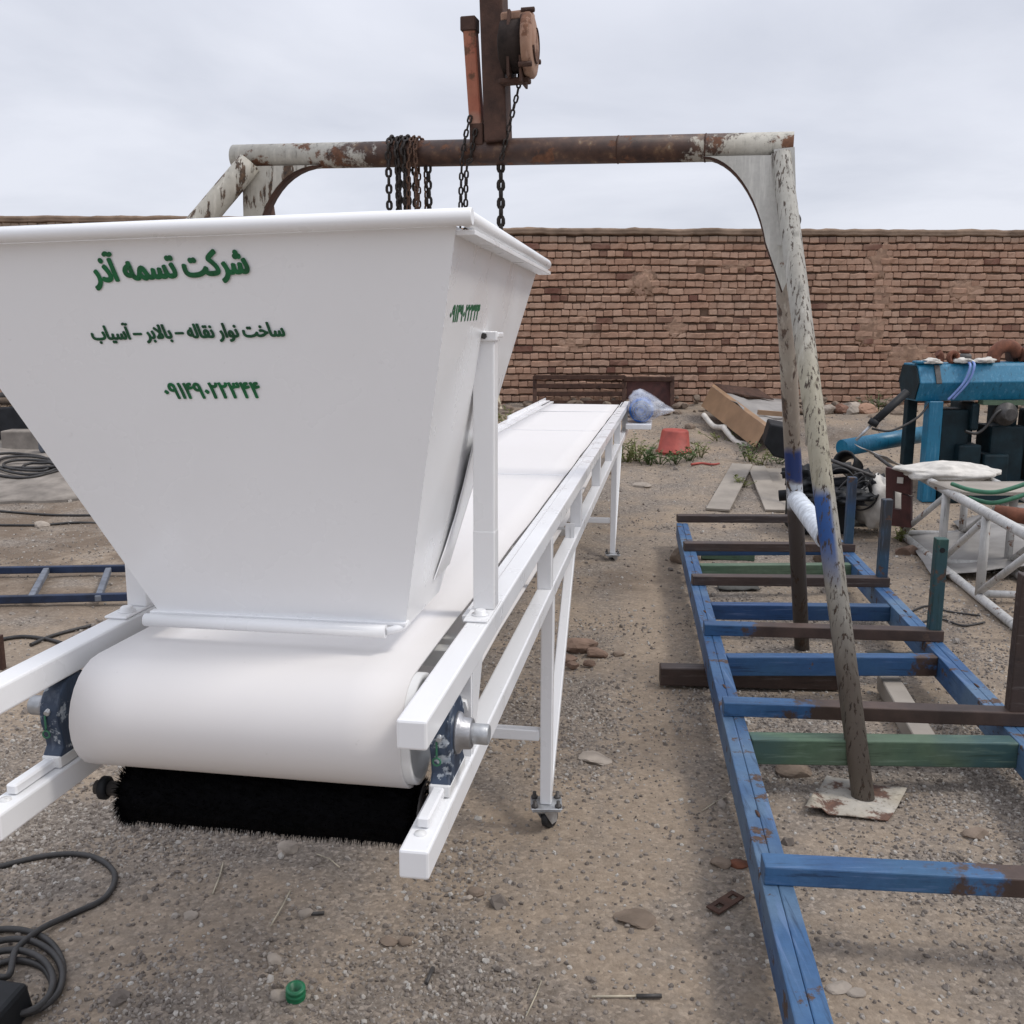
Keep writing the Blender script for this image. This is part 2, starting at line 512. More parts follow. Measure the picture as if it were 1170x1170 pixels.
GREEN_BAND = simple('green_hose', (0.03, 0.14, 0.075), 0.5, 0, 0.3, 14, 0.1)
BLUE_HOSE = simple('pale_blue_hose', (0.16, 0.24, 0.50), 0.4, 0, 0.25, 14, 0.05)
WHITE_TAPE = simple('white_wrapping', (0.60, 0.64, 0.69), 0.6, 0, 0.28, 26, 0.6)
TIN = chipped('flattened_tin', [(0.36, 0.31, 0.23), (0.44, 0.41, 0.36)], rust=((0.08, 0.045, 0.035), (0.17, 0.09, 0.06)), amount=0.46, scale=5, rough=0.7)
RAG = simple('dusty_dark_cloth', (0.07, 0.07, 0.065), 0.95, 0, 0.4, 9, 0.6)


def mk_bag():
    m = M('clear_plastic_bag', 0.2)
    m.put('Base Color', (0.80, 0.85, 0.95))
    m.put('Alpha', m.ramp(m.noise(9, 5, 0.65), [(0.35, 0.12), (0.72, 0.60)]))
    m.put('Coat Weight', 0.6)
    m.bump(m.noise(14, 5, 0.6), 0.8, 0.02)
    return m.m


BAG = mk_bag()


# ------------------------------------------------------------------ mesh helpers
class MB:
    def __init__(s):
        s.v, s.f, s.smooth = [], [], []

    def add(s, vs, fs, smooth=False):
        o = len(s.v)
        s.v += [Vector(v) for v in vs]
        for f in fs:
            s.f.append(tuple(i + o for i in f))
            s.smooth.append(smooth)
        return s

    def hexa(s, p):
        """p: eight corners, bottom loop then top loop"""
        return s.add(p, [(0, 3, 2, 1), (4, 5, 6, 7), (0, 1, 5, 4), (1, 2, 6, 5), (2, 3, 7, 6), (3, 0, 4, 7)])

    def box(s, lo, hi):
        (a, b, c), (d, e, f) = lo, hi
        return s.hexa([(a, b, c), (d, b, c), (d, e, c), (a, e, c), (a, b, f), (d, b, f), (d, e, f), (a, e, f)])

    def kbox(s, s0, s1, u0, u1, w0, w1):
        return s.hexa([K(s0, u0, w0), K(s0, u1, w0), K(s1, u1, w0), K(s1, u0, w0), K(s0, u0, w1), K(s0, u1, w1), K(s1, u1, w1), K(s1, u0, w1)])

    def bar(s, p, q, w, h, upv=(0, 0, 1)):
        """rectangular bar centred on p-q, w sideways, h along upv"""
        p, q = Vector(p), Vector(q)
        d = (q - p).normalized()
        r = d.cross(Vector(upv)).normalized()
        u = r.cross(d)
        a, b = r * (w / 2), u * (h / 2)
        return s.hexa([p - a - b, p + a - b, q + a - b, q - a - b, p - a + b, p + a + b, q + a + b, q - a + b])

    def tube(s, pts, r, n=12, caps=True, closed=False):
        pts = [Vector(p) for p in pts]
        rs = r if isinstance(r, (list, tuple)) else [r] * len(pts)
        m = len(pts)
        vs, fs = [], []
        prev = None
        for i, p in enumerate(pts):
            if closed:
                t = (pts[(i + 1) % m] - pts[i - 1]).normalized()
            else:
                t = (pts[min(i + 1, m - 1)] - pts[max(i - 1, 0)]).normalized()
            if prev is None:
                a = t.orthogonal().normalized()
            else:
                a = (prev - t * prev.dot(t))
                a = a.normalized() if a.length > 1e-6 else t.orthogonal().normalized()
            prev = a
            b = t.cross(a)
            for k in range(n):
                an = 2 * math.pi * k / n
                vs.append(p + (a * math.cos(an) + b * math.sin(an)) * rs[i])
        for i in range(m - (0 if closed else 1)):
            j = (i + 1) % m
            for k in range(n):
                l = (k + 1) % n
                fs.append((i * n + k, i * n + l, j * n + l, j * n + k))
        s.add(vs, fs, True)
        if caps and not closed:
            o = len(s.v) - len(vs)
            s.f.append(tuple(o + k for k in reversed(range(n)))); s.smooth.append(False)
            s.f.append(tuple(o + (m - 1) * n + k for k in range(n))); s.smooth.append(False)
        return s

    def lathe(s, c, ax, prof, n=24, caps=True):
        """prof: (distance along axis, radius)"""
        c, ax = Vector(c), Vector(ax).normalized()
        a = ax.orthogonal().normalized()
        b = ax.cross(a)
        vs, fs = [], []
        for (h, r) in prof:
            for k in range(n):
                an = 2 * math.pi * k / n
                vs.append(c + ax * h + (a * math.cos(an) + b * math.sin(an)) * r)
        for i in range(len(prof) - 1):
            for k in range(n):
                l = (k + 1) % n
                fs.append((i * n + k, i * n + l, (i + 1) * n + l, (i + 1) * n + k))
        o = len(s.v)
        s.add(vs, fs, True)
        if caps:
            s.f.append(tuple(o + k for k in reversed(range(n)))); s.smooth.append(False)
            s.f.append(tuple(o + (len(prof) - 1) * n + k for k in range(n))); s.smooth.append(False)
        return s

    def prism(s, poly, d):
        """polygon (3-D points in a plane) pushed along vector d"""
        poly = [Vector(p) for p in poly]
        d = Vector(d)
        n = len(poly)
        fs = [tuple(reversed(range(n))), tuple(n + i for i in range(n))]
        for i in range(n):
            j = (i + 1) % n
            fs.append((i, j, n + j, n + i))
        return s.add(poly + [p + d for p in poly], fs)

    def sheet(s, grid, th, nrm):
        """grid of points (rows) as a bent sheet of thickness th along nrm"""
        nr, nc = len(grid), len(grid[0])
        nrm = Vector(nrm).normalized() * th
        top = [Vector(p) for row in grid for p in row]
        bot = [p - nrm for p in top]
        fs = []
        N = nr * nc
        for i in range(nr - 1):
            for j in range(nc - 1):
                a, b, c, d = i * nc + j, i * nc + j + 1, (i + 1) * nc + j + 1, (i + 1) * nc + j
                fs.append((a, b, c, d))
                fs.append((N + d, N + c, N + b, N + a))
        edge = [j for j in range(nc)] + [i * nc + nc - 1 for i in range(1, nr)] + [(nr - 1) * nc + j for j in range(nc - 2, -1, -1)] + [i * nc for i in range(nr - 2, 0, -1)]
        for i in range(len(edge)):
            a, b = edge[i], edge[(i + 1) % len(edge)]
            fs.append((b, a, N + a, N + b))
        s.add(top + bot, fs, True)
        for i in range(len(edge)):
            s.smooth[-1 - i] = False
        return s

    def blob(s, c, size, seed=0, sub=3, amp=0.25, freq=1.6, flat=None):
        bm = bmesh.new()
        bmesh.ops.create_icosphere(bm, subdivisions=sub, radius=1)
        off = Vector((seed * 3.7, seed * 1.3, seed * 7.1))
        vs = []
        for v in bm.verts:
            p = v.co * (1 + amp * (noise.noise(v.co * freq + off) + 0.5 * noise.noise(v.co * freq * 2.3 + off)))
            p = Vector((p.x * size[0], p.y * size[1], p.z * size[2]))
            if flat is not None and p.z < flat:
                p.z = flat
            vs.append(Vector(c) + p)
        fs = [tuple(v.index for v in f.verts) for f in bm.faces]
        bm.free()
        return s.add(vs, fs, True)

    def rock(s, c, size, seed=0, sub=3, planes=11, amp=0.05):
        """a broken stone: the inside of a few random planes, slightly roughened"""
        rk_ = random.Random(seed * 17 + 3)
        pl = []
        for _ in range(planes):
            n_ = Vector((rk_.gauss(0, 1), rk_.gauss(0, 1), rk_.gauss(0, 1))).normalized()
            pl.append((n_, rk_.uniform(0.55, 0.92)))
        bm = bmesh.new()
        bmesh.ops.create_icosphere(bm, subdivisions=sub, radius=1)
        off = Vector((seed * 3.7, seed * 1.3, seed * 7.1))
        vs = []
        for v in bm.verts:
            d = v.co.normalized()
            r_ = 1.0
            for n_, k_ in pl:
                q = n_.dot(d)
                if q > 1e-3:
                    r_ = min(r_, k_ / q)
            r_ *= 1 + amp * noise.noise(d * 4 + off)
            p_ = d * r_
            vs.append(Vector(c) + Vector((p_.x * size[0], p_.y * size[1], p_.z * size[2])))
        fs = [tuple(v.index for v in f.verts) for f in bm.faces]
        bm.free()
        return s.add(vs, fs, False)

    def build(s, name, mat, parent=None, bevel=0.0, seg=1, angle=True):
        me = bpy.data.meshes.new(name)
        me.from_pydata([tuple(v) for v in s.v], [], s.f)
        me.polygons.foreach_set('use_smooth', s.smooth)
        bm = bmesh.new()
        bm.from_mesh(me)
        bmesh.ops.recalc_face_normals(bm, faces=bm.faces)
        if bevel:
            es = [e for e in bm.edges if len(e.link_faces) == 2 and e.calc_face_angle(0) > 0.6]
            bmesh.ops.bevel(bm, geom=es, offset=bevel, segments=seg, affect='EDGES', profile=0.5, clamp_overlap=True)
        bm.to_mesh(me)
        bm.free()
        me.materials.append(mat)
        o = bpy.data.objects.new(name, me)
        COL.objects.link(o)
        if parent is not None:
            attach(o, parent)
        return o


def attach(o, parent):
    o.parent = parent
    m = Matrix.Identity(4)
    p = parent
    chain = []
    while p is not None:
        chain.append(p)
        p = p.parent
    for q in reversed(chain):
        m = m @ q.matrix_parent_inverse @ q.matrix_basis
    o.matrix_parent_inverse = m.inverted()
    return o


def tag(o, label, cat, group=None):
    o['label'] = label
    o['category'] = cat
    if group:
        o['group'] = group
    return o


def thing(name, loc, label, cat, group=None):
    o = bpy.data.objects.new(name, None)
    o.location = loc
    o.empty_display_size = 0.1
    COL.objects.link(o)
    return tag(o, label, cat, group)


def kind(o, k):
    o['kind'] = k
    return o


def spline(pts, n=8):
    pts = [Vector(p) for p in pts]
    out = []
    for i in range(len(pts) - 1):
        p0, p1, p2, p3 = pts[max(i - 1, 0)], pts[i], pts[i + 1], pts[min(i + 2, len(pts) - 1)]
        for k in range(n):
            t = k / n
            out.append(0.5 * ((2 * p1) + (p2 - p0) * t + (2 * p0 - 5 * p1 + 4 * p2 - p3) * t * t + (3 * p1 - p0 - 3 * p2 + p3) * t ** 3))
    out.append(pts[-1])
    return out


# ------------------------------------------------------------------ ground and sky-line
def axis_lines(segs):
    out = []
    for a, b, st in segs:
        n = max(1, int(round((b - a) / st)))
        out += [a + (b - a) * i / n for i in range(n)]
    out.append(segs[-1][1])
    return out


gx = axis_lines([(-260, -60, 40), (-60, -14, 6), (-14, -7.5, 0.5), (-7.5, -2.4, 0.08), (-2.4, 2.9, 0.026), (2.9, 7.5, 0.08), (7.5, 14, 0.5), (14, 60, 6), (60, 260, 40)])
gy = axis_lines([(-60, -6, 6), (-6, 1.3, 0.5), (1.3, 4.6, 0.026), (4.6, 8.6, 0.05), (8.6, 13.4, 0.08), (13.4, 30, 1.5), (30, 120, 15), (120, 600, 80)])
vs = [(x, y, ghn(x, y)) for y in gy for x in gx]
nx = len(gx)
fs = [(j * nx + i, j * nx + i + 1, (j + 1) * nx + i + 1, (j + 1) * nx + i) for j in range(len(gy) - 1) for i in range(nx - 1)]
me = bpy.data.meshes.new('ground')
me.from_pydata(vs, [], fs)
me.polygons.foreach_set('use_smooth', [True] * len(fs))
me.materials.append(GROUND)
ground = bpy.data.objects.new('ground', me)
COL.objects.link(ground)
kind(ground, 'structure')


def gravel(name, x0, x1, y0, y1, step, dens_fn, smin, smax, power, seed, sub=1, mat=None):
    """loose stones strewn over the yard: real stones on points of a patch that follows the ground"""
    xs = axis_lines([(x0, x1, step)])
    ys = axis_lines([(y0, y1, step)])
    v = [(x, y, ghn(x, y)) for y in ys for x in xs]
    n = len(xs)
    f = [(j * n + i, j * n + i + 1, (j + 1) * n + i + 1, (j + 1) * n + i) for j in range(len(ys) - 1) for i in range(n - 1)]
    me = bpy.data.meshes.new(name)
    me.from_pydata(v, [], f)
    at_ = me.attributes.new('dens', 'FLOAT', 'POINT')
    at_.data.foreach_set('value', [dens_fn(p[0], p[1]) for p in v])
    o = bpy.data.objects.new(name, me)
    COL.objects.link(o)
    kind(o, 'stuff')
    ng = bpy.data.node_groups.new(name, 'GeometryNodeTree')
    ng.interface.new_socket('Geometry', in_out='INPUT', socket_type='NodeSocketGeometry')
    ng.interface.new_socket('Geometry', in_out='OUTPUT', socket_type='NodeSocketGeometry')
    N, L = ng.nodes, ng.links
    gi, go = N.new('NodeGroupInput'), N.new('NodeGroupOutput')
    na = N.new('GeometryNodeInputNamedAttribute'); na.data_type = 'FLOAT'; na.inputs['Name'].default_value = 'dens'
    dp = N.new('GeometryNodeDistributePointsOnFaces'); dp.distribute_method = 'RANDOM'
    dp.inputs['Seed'].default_value = seed
    L.new(gi.outputs[0], dp.inputs['Mesh'])
    L.new(na.outputs[0], dp.inputs['Density'])
    ico = N.new('GeometryNodeMeshIcoSphere'); ico.inputs['Radius'].default_value = 1.0; ico.inputs['Subdivisions'].default_value = sub
    sp = N.new('GeometryNodeSetPosition')
    rv = N.new('FunctionNodeRandomValue'); rv.data_type = 'FLOAT_VECTOR'
    rv.inputs[0].default_value = (-0.28,) * 3; rv.inputs[1].default_value = (0.28,) * 3
    rv.inputs['Seed'].default_value = seed + 3
    L.new(ico.outputs['Mesh'], sp.inputs['Geometry']); L.new(rv.outputs[0], sp.inputs['Offset'])
    sm = N.new('GeometryNodeSetMaterial'); sm.inputs['Material'].default_value = mat or PEBBLE
    L.new(sp.outputs[0], sm.inputs[0])
    ip = N.new('GeometryNodeInstanceOnPoints')
    L.new(dp.outputs['Points'], ip.inputs['Points']); L.new(sm.outputs[0], ip.inputs['Instance'])
    rr = N.new('FunctionNodeRandomValue'); rr.data_type = 'FLOAT_VECTOR'
    rr.inputs[0].default_value = (0, 0, 0); rr.inputs[1].default_value = (6.28, 6.28, 6.28); rr.inputs['Seed'].default_value = seed + 1
    L.new(rr.outputs[0], ip.inputs['Rotation'])
    r1 = N.new('FunctionNodeRandomValue'); r1.data_type = 'FLOAT'
    r1.inputs[2].default_value = 0.0; r1.inputs[3].default_value = 1.0; r1.inputs['Seed'].default_value = seed + 2
    pw = N.new('ShaderNodeMath'); pw.operation = 'POWER'; pw.inputs[1].default_value = power
    L.new(r1.outputs[1], pw.inputs[0])
    mr = N.new('ShaderNodeMapRange'); mr.inputs['To Min'].default_value = smin; mr.inputs['To Max'].default_value = smax
    L.new(pw.outputs[0], mr.inputs['Value'])
    rs = N.new('FunctionNodeRandomValue'); rs.data_type = 'FLOAT_VECTOR'
    rs.inputs[0].default_value = (0.7, 0.6, 0.5); rs.inputs[1].default_value = (1.25, 1.1, 1.0); rs.inputs['Seed'].default_value = seed + 5
    vm = N.new('ShaderNodeVectorMath'); vm.operation = 'SCALE'
    L.new(rs.outputs[0], vm.inputs[0]); L.new(mr.outputs[0], vm.inputs['Scale'])
    L.new(vm.outputs[0], ip.inputs['Scale'])
    L.new(ip.outputs[0], go.inputs[0])
    md = o.modifiers.new('scatter', 'NODES')
    md.node_group = ng
    me.materials.append(mat or PEBBLE)
    return o


def dustmask(x, y):
    n = 0.55 * (0.5 + 0.5 * noise.noise(Vector((x * 0.55, y * 0.55, 0)))) + 0.45 * (0.5 + 0.5 * noise.fractal(Vector((x * 1.9, y * 1.9, 4)), 0.8, 2.1, 4))
    k = min(1.0, max(0.0, (0.60 - n) / 0.16))
    # the trodden strip beside the conveyor is dust
    a = abs(x - (0.01 + 0.15 * y)) / 0.26
    if 2.6 < y < 6.5 and a < 1:
        k *= 0.15 + 0.85 * a * a
    return k


gravel('gravel', -2.3, 2.9, 1.55, 5.4, 0.08, lambda x, y: 12500 * (0.10 + 0.88 * dustmask(x, y)) * min(1, (2.3 / y) ** 1.6), 0.0026, 0.0085, 2.0, 11)
gravel('gravel', -6.5, 7.0, 1.5, 11.5, 0.2, lambda x, y: 950 * (0.12 + 0.85 * dustmask(x, y)) * min(1, 3.6 / y), 0.0048, 0.0125, 2.6, 31)
gravel('gravel', -6.5, 7.0, 1.5, 12.2, 0.3, lambda x, y: 4.0 + (9 if y > 10.8 else 0), 0.012, 0.030, 3.4, 51, sub=2)

# ------------------------------------------------------------------ far brick wall
WY = 12.5
wall = thing('brick_wall', (0, WY, gh(0, WY)), 'long weathered red brick yard wall with mud coping closing off the yard', 'wall')
X0, X1 = -9.0, 9.5
COURSE = 0.0888
ZB = 0.40


def wall_top(x):
    return 2.755 + (0.14 if x < -2.4 else 0.14 * max(0, (-1.4 - x)) if x < -1.4 else 0.0) - 0.004 * max(0, x)


mb = MB()
mb.box((X0, WY + 0.042, 0.2), (X1, WY + 0.34, 2.70))
mb.box((X0, WY + 0.045, 2.695), (-2.2, WY + 0.335, 2.84))
mb.build('mortar', MORTAR, wall)


def brick_mesh(L, H, D, seed, nxs):
    rnd = random.Random(seed)
    us = [-1] + [-0.86 + 1.72 * i / (nxs - 1) for i in range(nxs)] + [1]
    ws = [-1, -0.72, 0.72, 1]
    vs, fs = [], []
    off = Vector((seed * 5.1, seed * 2.7, 0))
    for j, w in enumerate(ws):
        for i, u in enumerate(us):
            e = (abs(u) > 0.99) + (abs(w) > 0.99)
            dep = 0.0 if e == 0 else (0.024 if e == 2 else (0.016 if abs(w) > 0.99 else 0.008))
            n1 = noise.noise(Vector((u * 2.1, w * 1.5, 0)) + off)
            n2 = noise.noise(Vector((u * 2.1, w * 1.5, 9)) + off)
            sx = 1 - ((0.055 if nxs > 2 else 0.09) if (e == 2) else 0)
            vs.append((u * L / 2 * sx + n2 * 0.004, -D + dep + n1 * 0.015, w * H / 2 * (1 - (0.24 if w < 0 else 0.13) * (e == 2)) + n2 * 0.011 + n1 * 0.005 + (0.004 if w < -0.9 else 0)))
    n = len(us)
    for j in range(3):
        for i in range(n - 1):
            fs.append((j * n + i, j * n + i + 1, (j + 1) * n + i + 1, (j + 1) * n + i))
    ring = [i for i in range(n)] + [j * n + n - 1 for j in (1, 2, 3)] + [3 * n + i for i in range(n - 2, -1, -1)] + [n * j for j in (2, 1)]
    o = len(vs)
    for r in ring:
        x, y, z = vs[r]
        vs.append((x, 0.05, z))
    for k in range(len(ring)):
        k2 = (k + 1) % len(ring)
        fs.append((ring[k2], ring[k], o + k, o + k2))
    return vs, fs


STV = [brick_mesh(0.209, 0.075, 0.036, 100 + i, 4) for i in range(14)]
HDV = [brick_mesh(0.1025, 0.074, 0.036, 300 + i, 2) for i in range(14)]
stuff_mb = MB()
cand = []
c = 0
z = ZB
while z < 2.86:
    st = c % 2 == 0
    pitch = 0.212 if st else 0.106
    x = X0 + (0.0 if c % 4 < 2 else pitch / 2) + random.uniform(0, 0.05)
    while x < X1:
        pw = pitch * random.uniform(0.88, 1.12)
        isst = st
        if st and random.random() < 0.10:
            isst, pw = False, 0.106
        lim = wall_top(x)
        if z < lim - 0.05 and random.random() > 0.002:
            kvar = random.randrange(14)
            sx = pw / (0.212 if isst else 0.106)
            sag = 0.016 * noise.noise(Vector((x * 0.55, c * 0.31, 2))) + 0.007 * noise.noise(Vector((x * 2.3, c * 0.8, 6)))
            pos = (x + pw / 2, WY + 0.024 - random.choice((0, 0, 0, 0, 0, 0, 0, -0.022)) * random.random() - random.uniform(-0.006, 0.008), z + random.uniform(-0.005, 0.005) + sag)
            rot = random.uniform(-0.03, 0.03) * (1 if random.random() < 0.6 else 0.3)
            cand.append((isst, kvar, pos, sx, rot, z))
        x += pw
    z += COURSE
    c += 1
# the 300 bricks seen largest and clear of anything in front are parts of their own
def brick_clear(b):
    x, _, zz = b[2]
    return b[0] and ((0.20 < x < 3.05 and 0.98 < zz < 2.66) or (3.72 < x < 5.6 and 1.30 < zz < 2.66))


pick = [i for i, b in enumerate(cand) if brick_clear(b)]
pick.sort(key=lambda i: -(cand[i][3] - 0.02 * abs(cand[i][2][0] - 1.6)))
pick = set(pick[:300])
brick_me = {}
for i, (isst, kv, pos, sx, rot, zz) in enumerate(cand):
    vs, fs = (STV if isst else HDV)[kv]
    if i in pick:
        key = kv
        if key not in brick_me:
            me = bpy.data.meshes.new('brick')
            me.from_pydata(vs, [], fs)
            me.materials.append(BRICK)
            brick_me[key] = me
        o = bpy.data.objects.new('brick', brick_me[key])
        COL.objects.link(o)
        o.location = pos
        o.scale = (sx, 1, 1)
        o.rotation_euler = (0, rot, 0)
        attach(o, wall)
    else:
        cr, sr = math.cos(rot), math.sin(rot)
        stuff_mb.add([(pos[0] + (v[0] * cr + v[2] * sr) * sx, pos[1] + v[1], pos[2] + v[2] * cr - v[0] * sr) for v in vs], fs)
kind(stuff_mb.build('brickwork', BRICK, wall), 'stuff')
# crumbled mud daubed over the joints
rm = random.Random(21)
for i, (x, z_, w_, h_) in enumerate(((1.62, 2.10, 0.16, 0.13), (2.05, 1.55, 0.12, 0.10), (4.55, 2.35, 0.13, 0.20), (4.62, 1.95, 0.10, 0.22), (4.50, 1.50, 0.15, 0.18), (0.75, 1.35, 0.14, 0.07), (5.6, 2.0, 0.2, 0.12), (5.0, 1.2, 0.22, 0.14), (2.75, 2.3, 0.16, 0.05))):
    MB().blob((x, WY + 0.0, z_), (w_ * 1.15, 0.011, h_ * 1.15), 200 + i, 4, 0.6, 2.6).build('mud_patch', MUD_PATCH, wall)
# mud coping with a ragged edge
rows = []
xs = axis_lines([(X0, X1, 0.06)])
for k, (dy, dz) in enumerate([(-0.014, -0.050), (-0.026, -0.022), (-0.008, 0.006), (0.17, 0.02), (0.35, -0.02)]):
    rows.append([Vector((x, WY + dy + 0.016 * noise.noise(Vector((x * 4, k, 1))), wall_top(x) + dz + 0.016 * noise.noise(Vector((x * 2.2, 0, 3))) + 0.014 * noise.noise(Vector((x * 7, k, 6))))) for x in xs])
mb = MB()
mb.sheet(rows, 0.03, (0, 0, 1))
mb.build('coping', MUD_CAP, wall)

# ------------------------------------------------------------------ conveyor
A = KA
conv = thing('belt_conveyor', K(3.6, -KW / 2, -1.0), 'long white mobile belt conveyor with feed hopper on caster legs', 'conveyor')
for u0, u1 in ((-A, 0), (-KW, -KW + A)):
    MB().kbox(0, KL, u0, u1, -A, 0).build('upper_rail', WHITE, conv, 0.004, 2)
    MB().kbox(0, KL - 0.02, u0, u1, -KSEP - A, -KSEP).build('lower_rail', WHITE, conv, 0.004, 2)
    for s in (1.53, 2.53, 3.62, 4.66, 5.66, 6.86):
        MB().kbox(s, s + 0.042, u0 + 0.001, u1 - 0.001, -KSEP, -A).build('upright', WHITE, conv, 0.002)
    # bearing end: upright flat, gusset, take-up screw
    MB().kbox(0.335, 0.345, u0 + 0.004, u1 - 0.004, -KSEP, -A).build('end_plate', WHITE, conv)
    g = MB()
    uu = u1 - 0.006 if u1 == 0 else u0 + 0.002
    g.prism([K(0.345, uu, -A), K(0.44, uu, -A), K(0.345, uu, -KSEP)], KR * 0.004)
    g.build('gusset', WHITE, conv)
    uc = (u0 + u1) / 2
    bolt = MB().tube([K(0.285, uc, -0.105), K(0.40, uc, -0.105)], 0.0085, 12).build('take_up_screw', GALV, conv)
    MB().lathe(K(0.319, uc, -0.105), KD, [(0, 0.017), (0.015, 0.017)], 6).build('nut', WHITE_DIRTY, bolt)
    # slide bar lying on the lower rail
    MB().kbox(0.065, 0.30, uc - 0.012, uc + 0.008, -KSEP + 0.001, -KSEP + 0.019).build('slide_bar', WHITE, conv, 0.003)
    for sv in (0.05,):
        MB().lathe(K(sv, uc - 0.002, -KSEP), KU, [(0, 0.010), (0.003, 0.009), (0.004, 0.0)], 10, False).build('weld_bead', WHITE_DIRTY, conv)
# pillow block bearings of the tail drum
SB, WB = 0.23, -0.112
for side in (0, 1):
    u0 = -0.040 if side else -KW + 0.006
    out = 1 if side else -1
    um = u0 + 0.017
    b = MB()
    prof = [(-0.060, -0.088), (-0.060, -0.066), (-0.048, -0.052)] + [(0.060 * math.cos(R(205 - 12.5 * q)), 0.060 * math.sin(R(205 - 12.5 * q)) + 0.004) for q in range(19)] + [(0.048, -0.052), (0.060, -0.066), (0.060, -0.088)]
    b.prism([K(SB + a_, u0, WB + h_) for a_, h_ in prof], KR * 0.034)
    br = b.build('bearing', NAVY_CAST, conv, 0.004, 2)
    ub = u0 + (0.034 if side else 0.0)
    MB().kbox(SB - 0.062, SB + 0.062, u0 - 0.001, u0 + 0.035, WB - 0.0885, WB - 0.066).build('foot', WHITE_DIRTY, br, 0.003)
    MB().lathe(K(SB, ub, WB), KR * out, [(0, 0.036), (0.006, 0.034), (0.010, 0.027), (0.024, 0.026), (0.026, 0.024)], 24).build('hub', STEEL, br)
    MB().lathe(K(SB, ub, WB), KR * out, [(0.0, 0.0175), (0.052, 0.0175), (0.0545, 0.015)], 24).build('shaft', GALV, br)
    f = MB().tube([K(SB - 0.044, um, WB + 0.02), K(SB - 0.064, um, WB + 0.012)], 0.005, 8).build('grease_nipple', GALV, br)
    tag_w = MB().tube([K(SB - 0.062 - 0.0 * i, um - 0.004, WB + 0.008 - 0.026 * i / 6) for i in range(7)], 0.0018, 6)
    ring = [K(SB - 0.062, um - 0.004 + 0.0065 * math.cos(t * 0.7), WB - 0.026 + 0.0065 * math.sin(t * 0.7)) for t in range(9)]
    tag_w.tube(ring, 0.0018, 6, closed=True)
    tag_w.build('green_tie', GREEN_BAND, br)
    k_ = MB().tube([K(SB + 0.035, um, WB + 0.05), K(SB + 0.055, um, WB + 0.034), K(SB + 0.052, um, WB + 0.002)], 0.009, 8)
    k_.build('lug', NAVY_CAST, br)

# belt: loop over the tail and head drums with a slight sag between idlers
BU0, BU1 = -0.648, -0.078
TOPW, RD = -0.010, 0.098
SH = KL - 0.30
prof = []
n = 14
for i in range(n + 1):
    a_ = -math.pi / 2 - math.pi * i / n
    prof.append((SB + RD * math.cos(a_), TOPW - RD + RD * math.sin(a_)))
s = SB
while s < SH:
    s = min(SH, s + 0.0875)
    prof.append((s, TOPW - 0.0035 * (0.5 - 0.5 * math.cos(2 * math.pi * (s - SB) / 1.05)) + 0.0))
RH = 0.085
for i in range(1, n + 1):
    a_ = math.pi / 2 - math.pi * i / n
    prof.append((SH + RH * math.cos(a_), TOPW - RH + RH * math.sin(a_)))
for k in range(1, 8):
    prof.append((SH + (SB - SH) * k / 8, TOPW - 2 * RD + 0.02 * math.sin(k)))
us = [BU0 + (BU1 - BU0) * i / 6 for i in range(7)]
mb = MB()
N = len(prof)
vv = [K(p[0], u, p[1] - 0.0012 * math.sin(9 * p[0] + 4 * u)) for p in prof for u in us]
ff = [(i * 7 + j, i * 7 + j + 1, ((i + 1) % N) * 7 + j + 1, ((i + 1) % N) * 7 + j) for i in range(N) for j in range(6)]
mb.add(vv, ff, True)
belt = mb.build('belt', BELT, conv)
sol = belt.modifiers.new('thickness', 'SOLIDIFY')
sol.thickness = 0.005
sol.offset = -1
belt.data.materials[0] = BELT
for k, sj in enumerate((2.62, 4.55, 6.1)):  # white bands across the belt, sky glints put in as colour
    MB().kbox(sj, sj + 0.02, BU0 + 0.01, BU1 - 0.01, TOPW - 0.0025, TOPW + 0.0003).build('glint_band', WHITE, belt)
# drums and idlers inside the belt
MB().lathe(K(SB, BU0 + 0.012, TOPW - RD), KR, [(0.0, RD - 0.020), (0.0, RD - 0.0055), (0.571, RD - 0.0055), (0.571, RD - 0.016), (0.560, RD - 0.018), (0.558, 0.03)], 40).build('tail_drum', WHITE_DIRTY, conv)
MB().lathe(K(SB, BU1 - 0.006, TOPW - RD), KR, [(0, 0.02), (0.06, 0.02)], 16).build('drum_axle', STEEL, conv)
MB().lathe(K(SH, BU0 + 0.012, TOPW - RH), KR, [(0, RH - 0.006), (0.545, RH - 0.006)], 32).build('head_drum', STEEL, conv)
for s in [0.9 + 1.05 * i for i in range(6)]:
    MB().lathe(K(s, BU0 + 0.01, TOPW - 0.035), KR, [(0, 0.028), (0.55, 0.028)], 12).build('idler_roller', STEEL, conv)
# trough strip between belt and rails, and cross members beneath
MB().kbox(0.56, KL - 0.05, -0.067, -A - 0.001, -0.022, -0.006).build('side_strip', WHITE, conv, 0.002)
MB().kbox(0.56, KL - 0.05, -KW + A + 0.001, BU0 - 0.004, -0.022, -0.006).build('side_strip', WHITE, conv, 0.002)
for s in (0.47, 0.545, 1.4, 2.4, 3.5, 4.5, 5.5, 6.5):
    MB().kbox(s, s + 0.035, -KW + A, -A, -0.085, -0.05).build('cross_member', WHITE_DIRTY, conv, 0.002)
for s in (2.53, 5.66):
    MB().kbox(s, s + 0.03, -KW + A, -A, -KSEP - 0.04, -KSEP - 0.01).build('cross_member', WHITE_DIRTY, conv, 0.002)
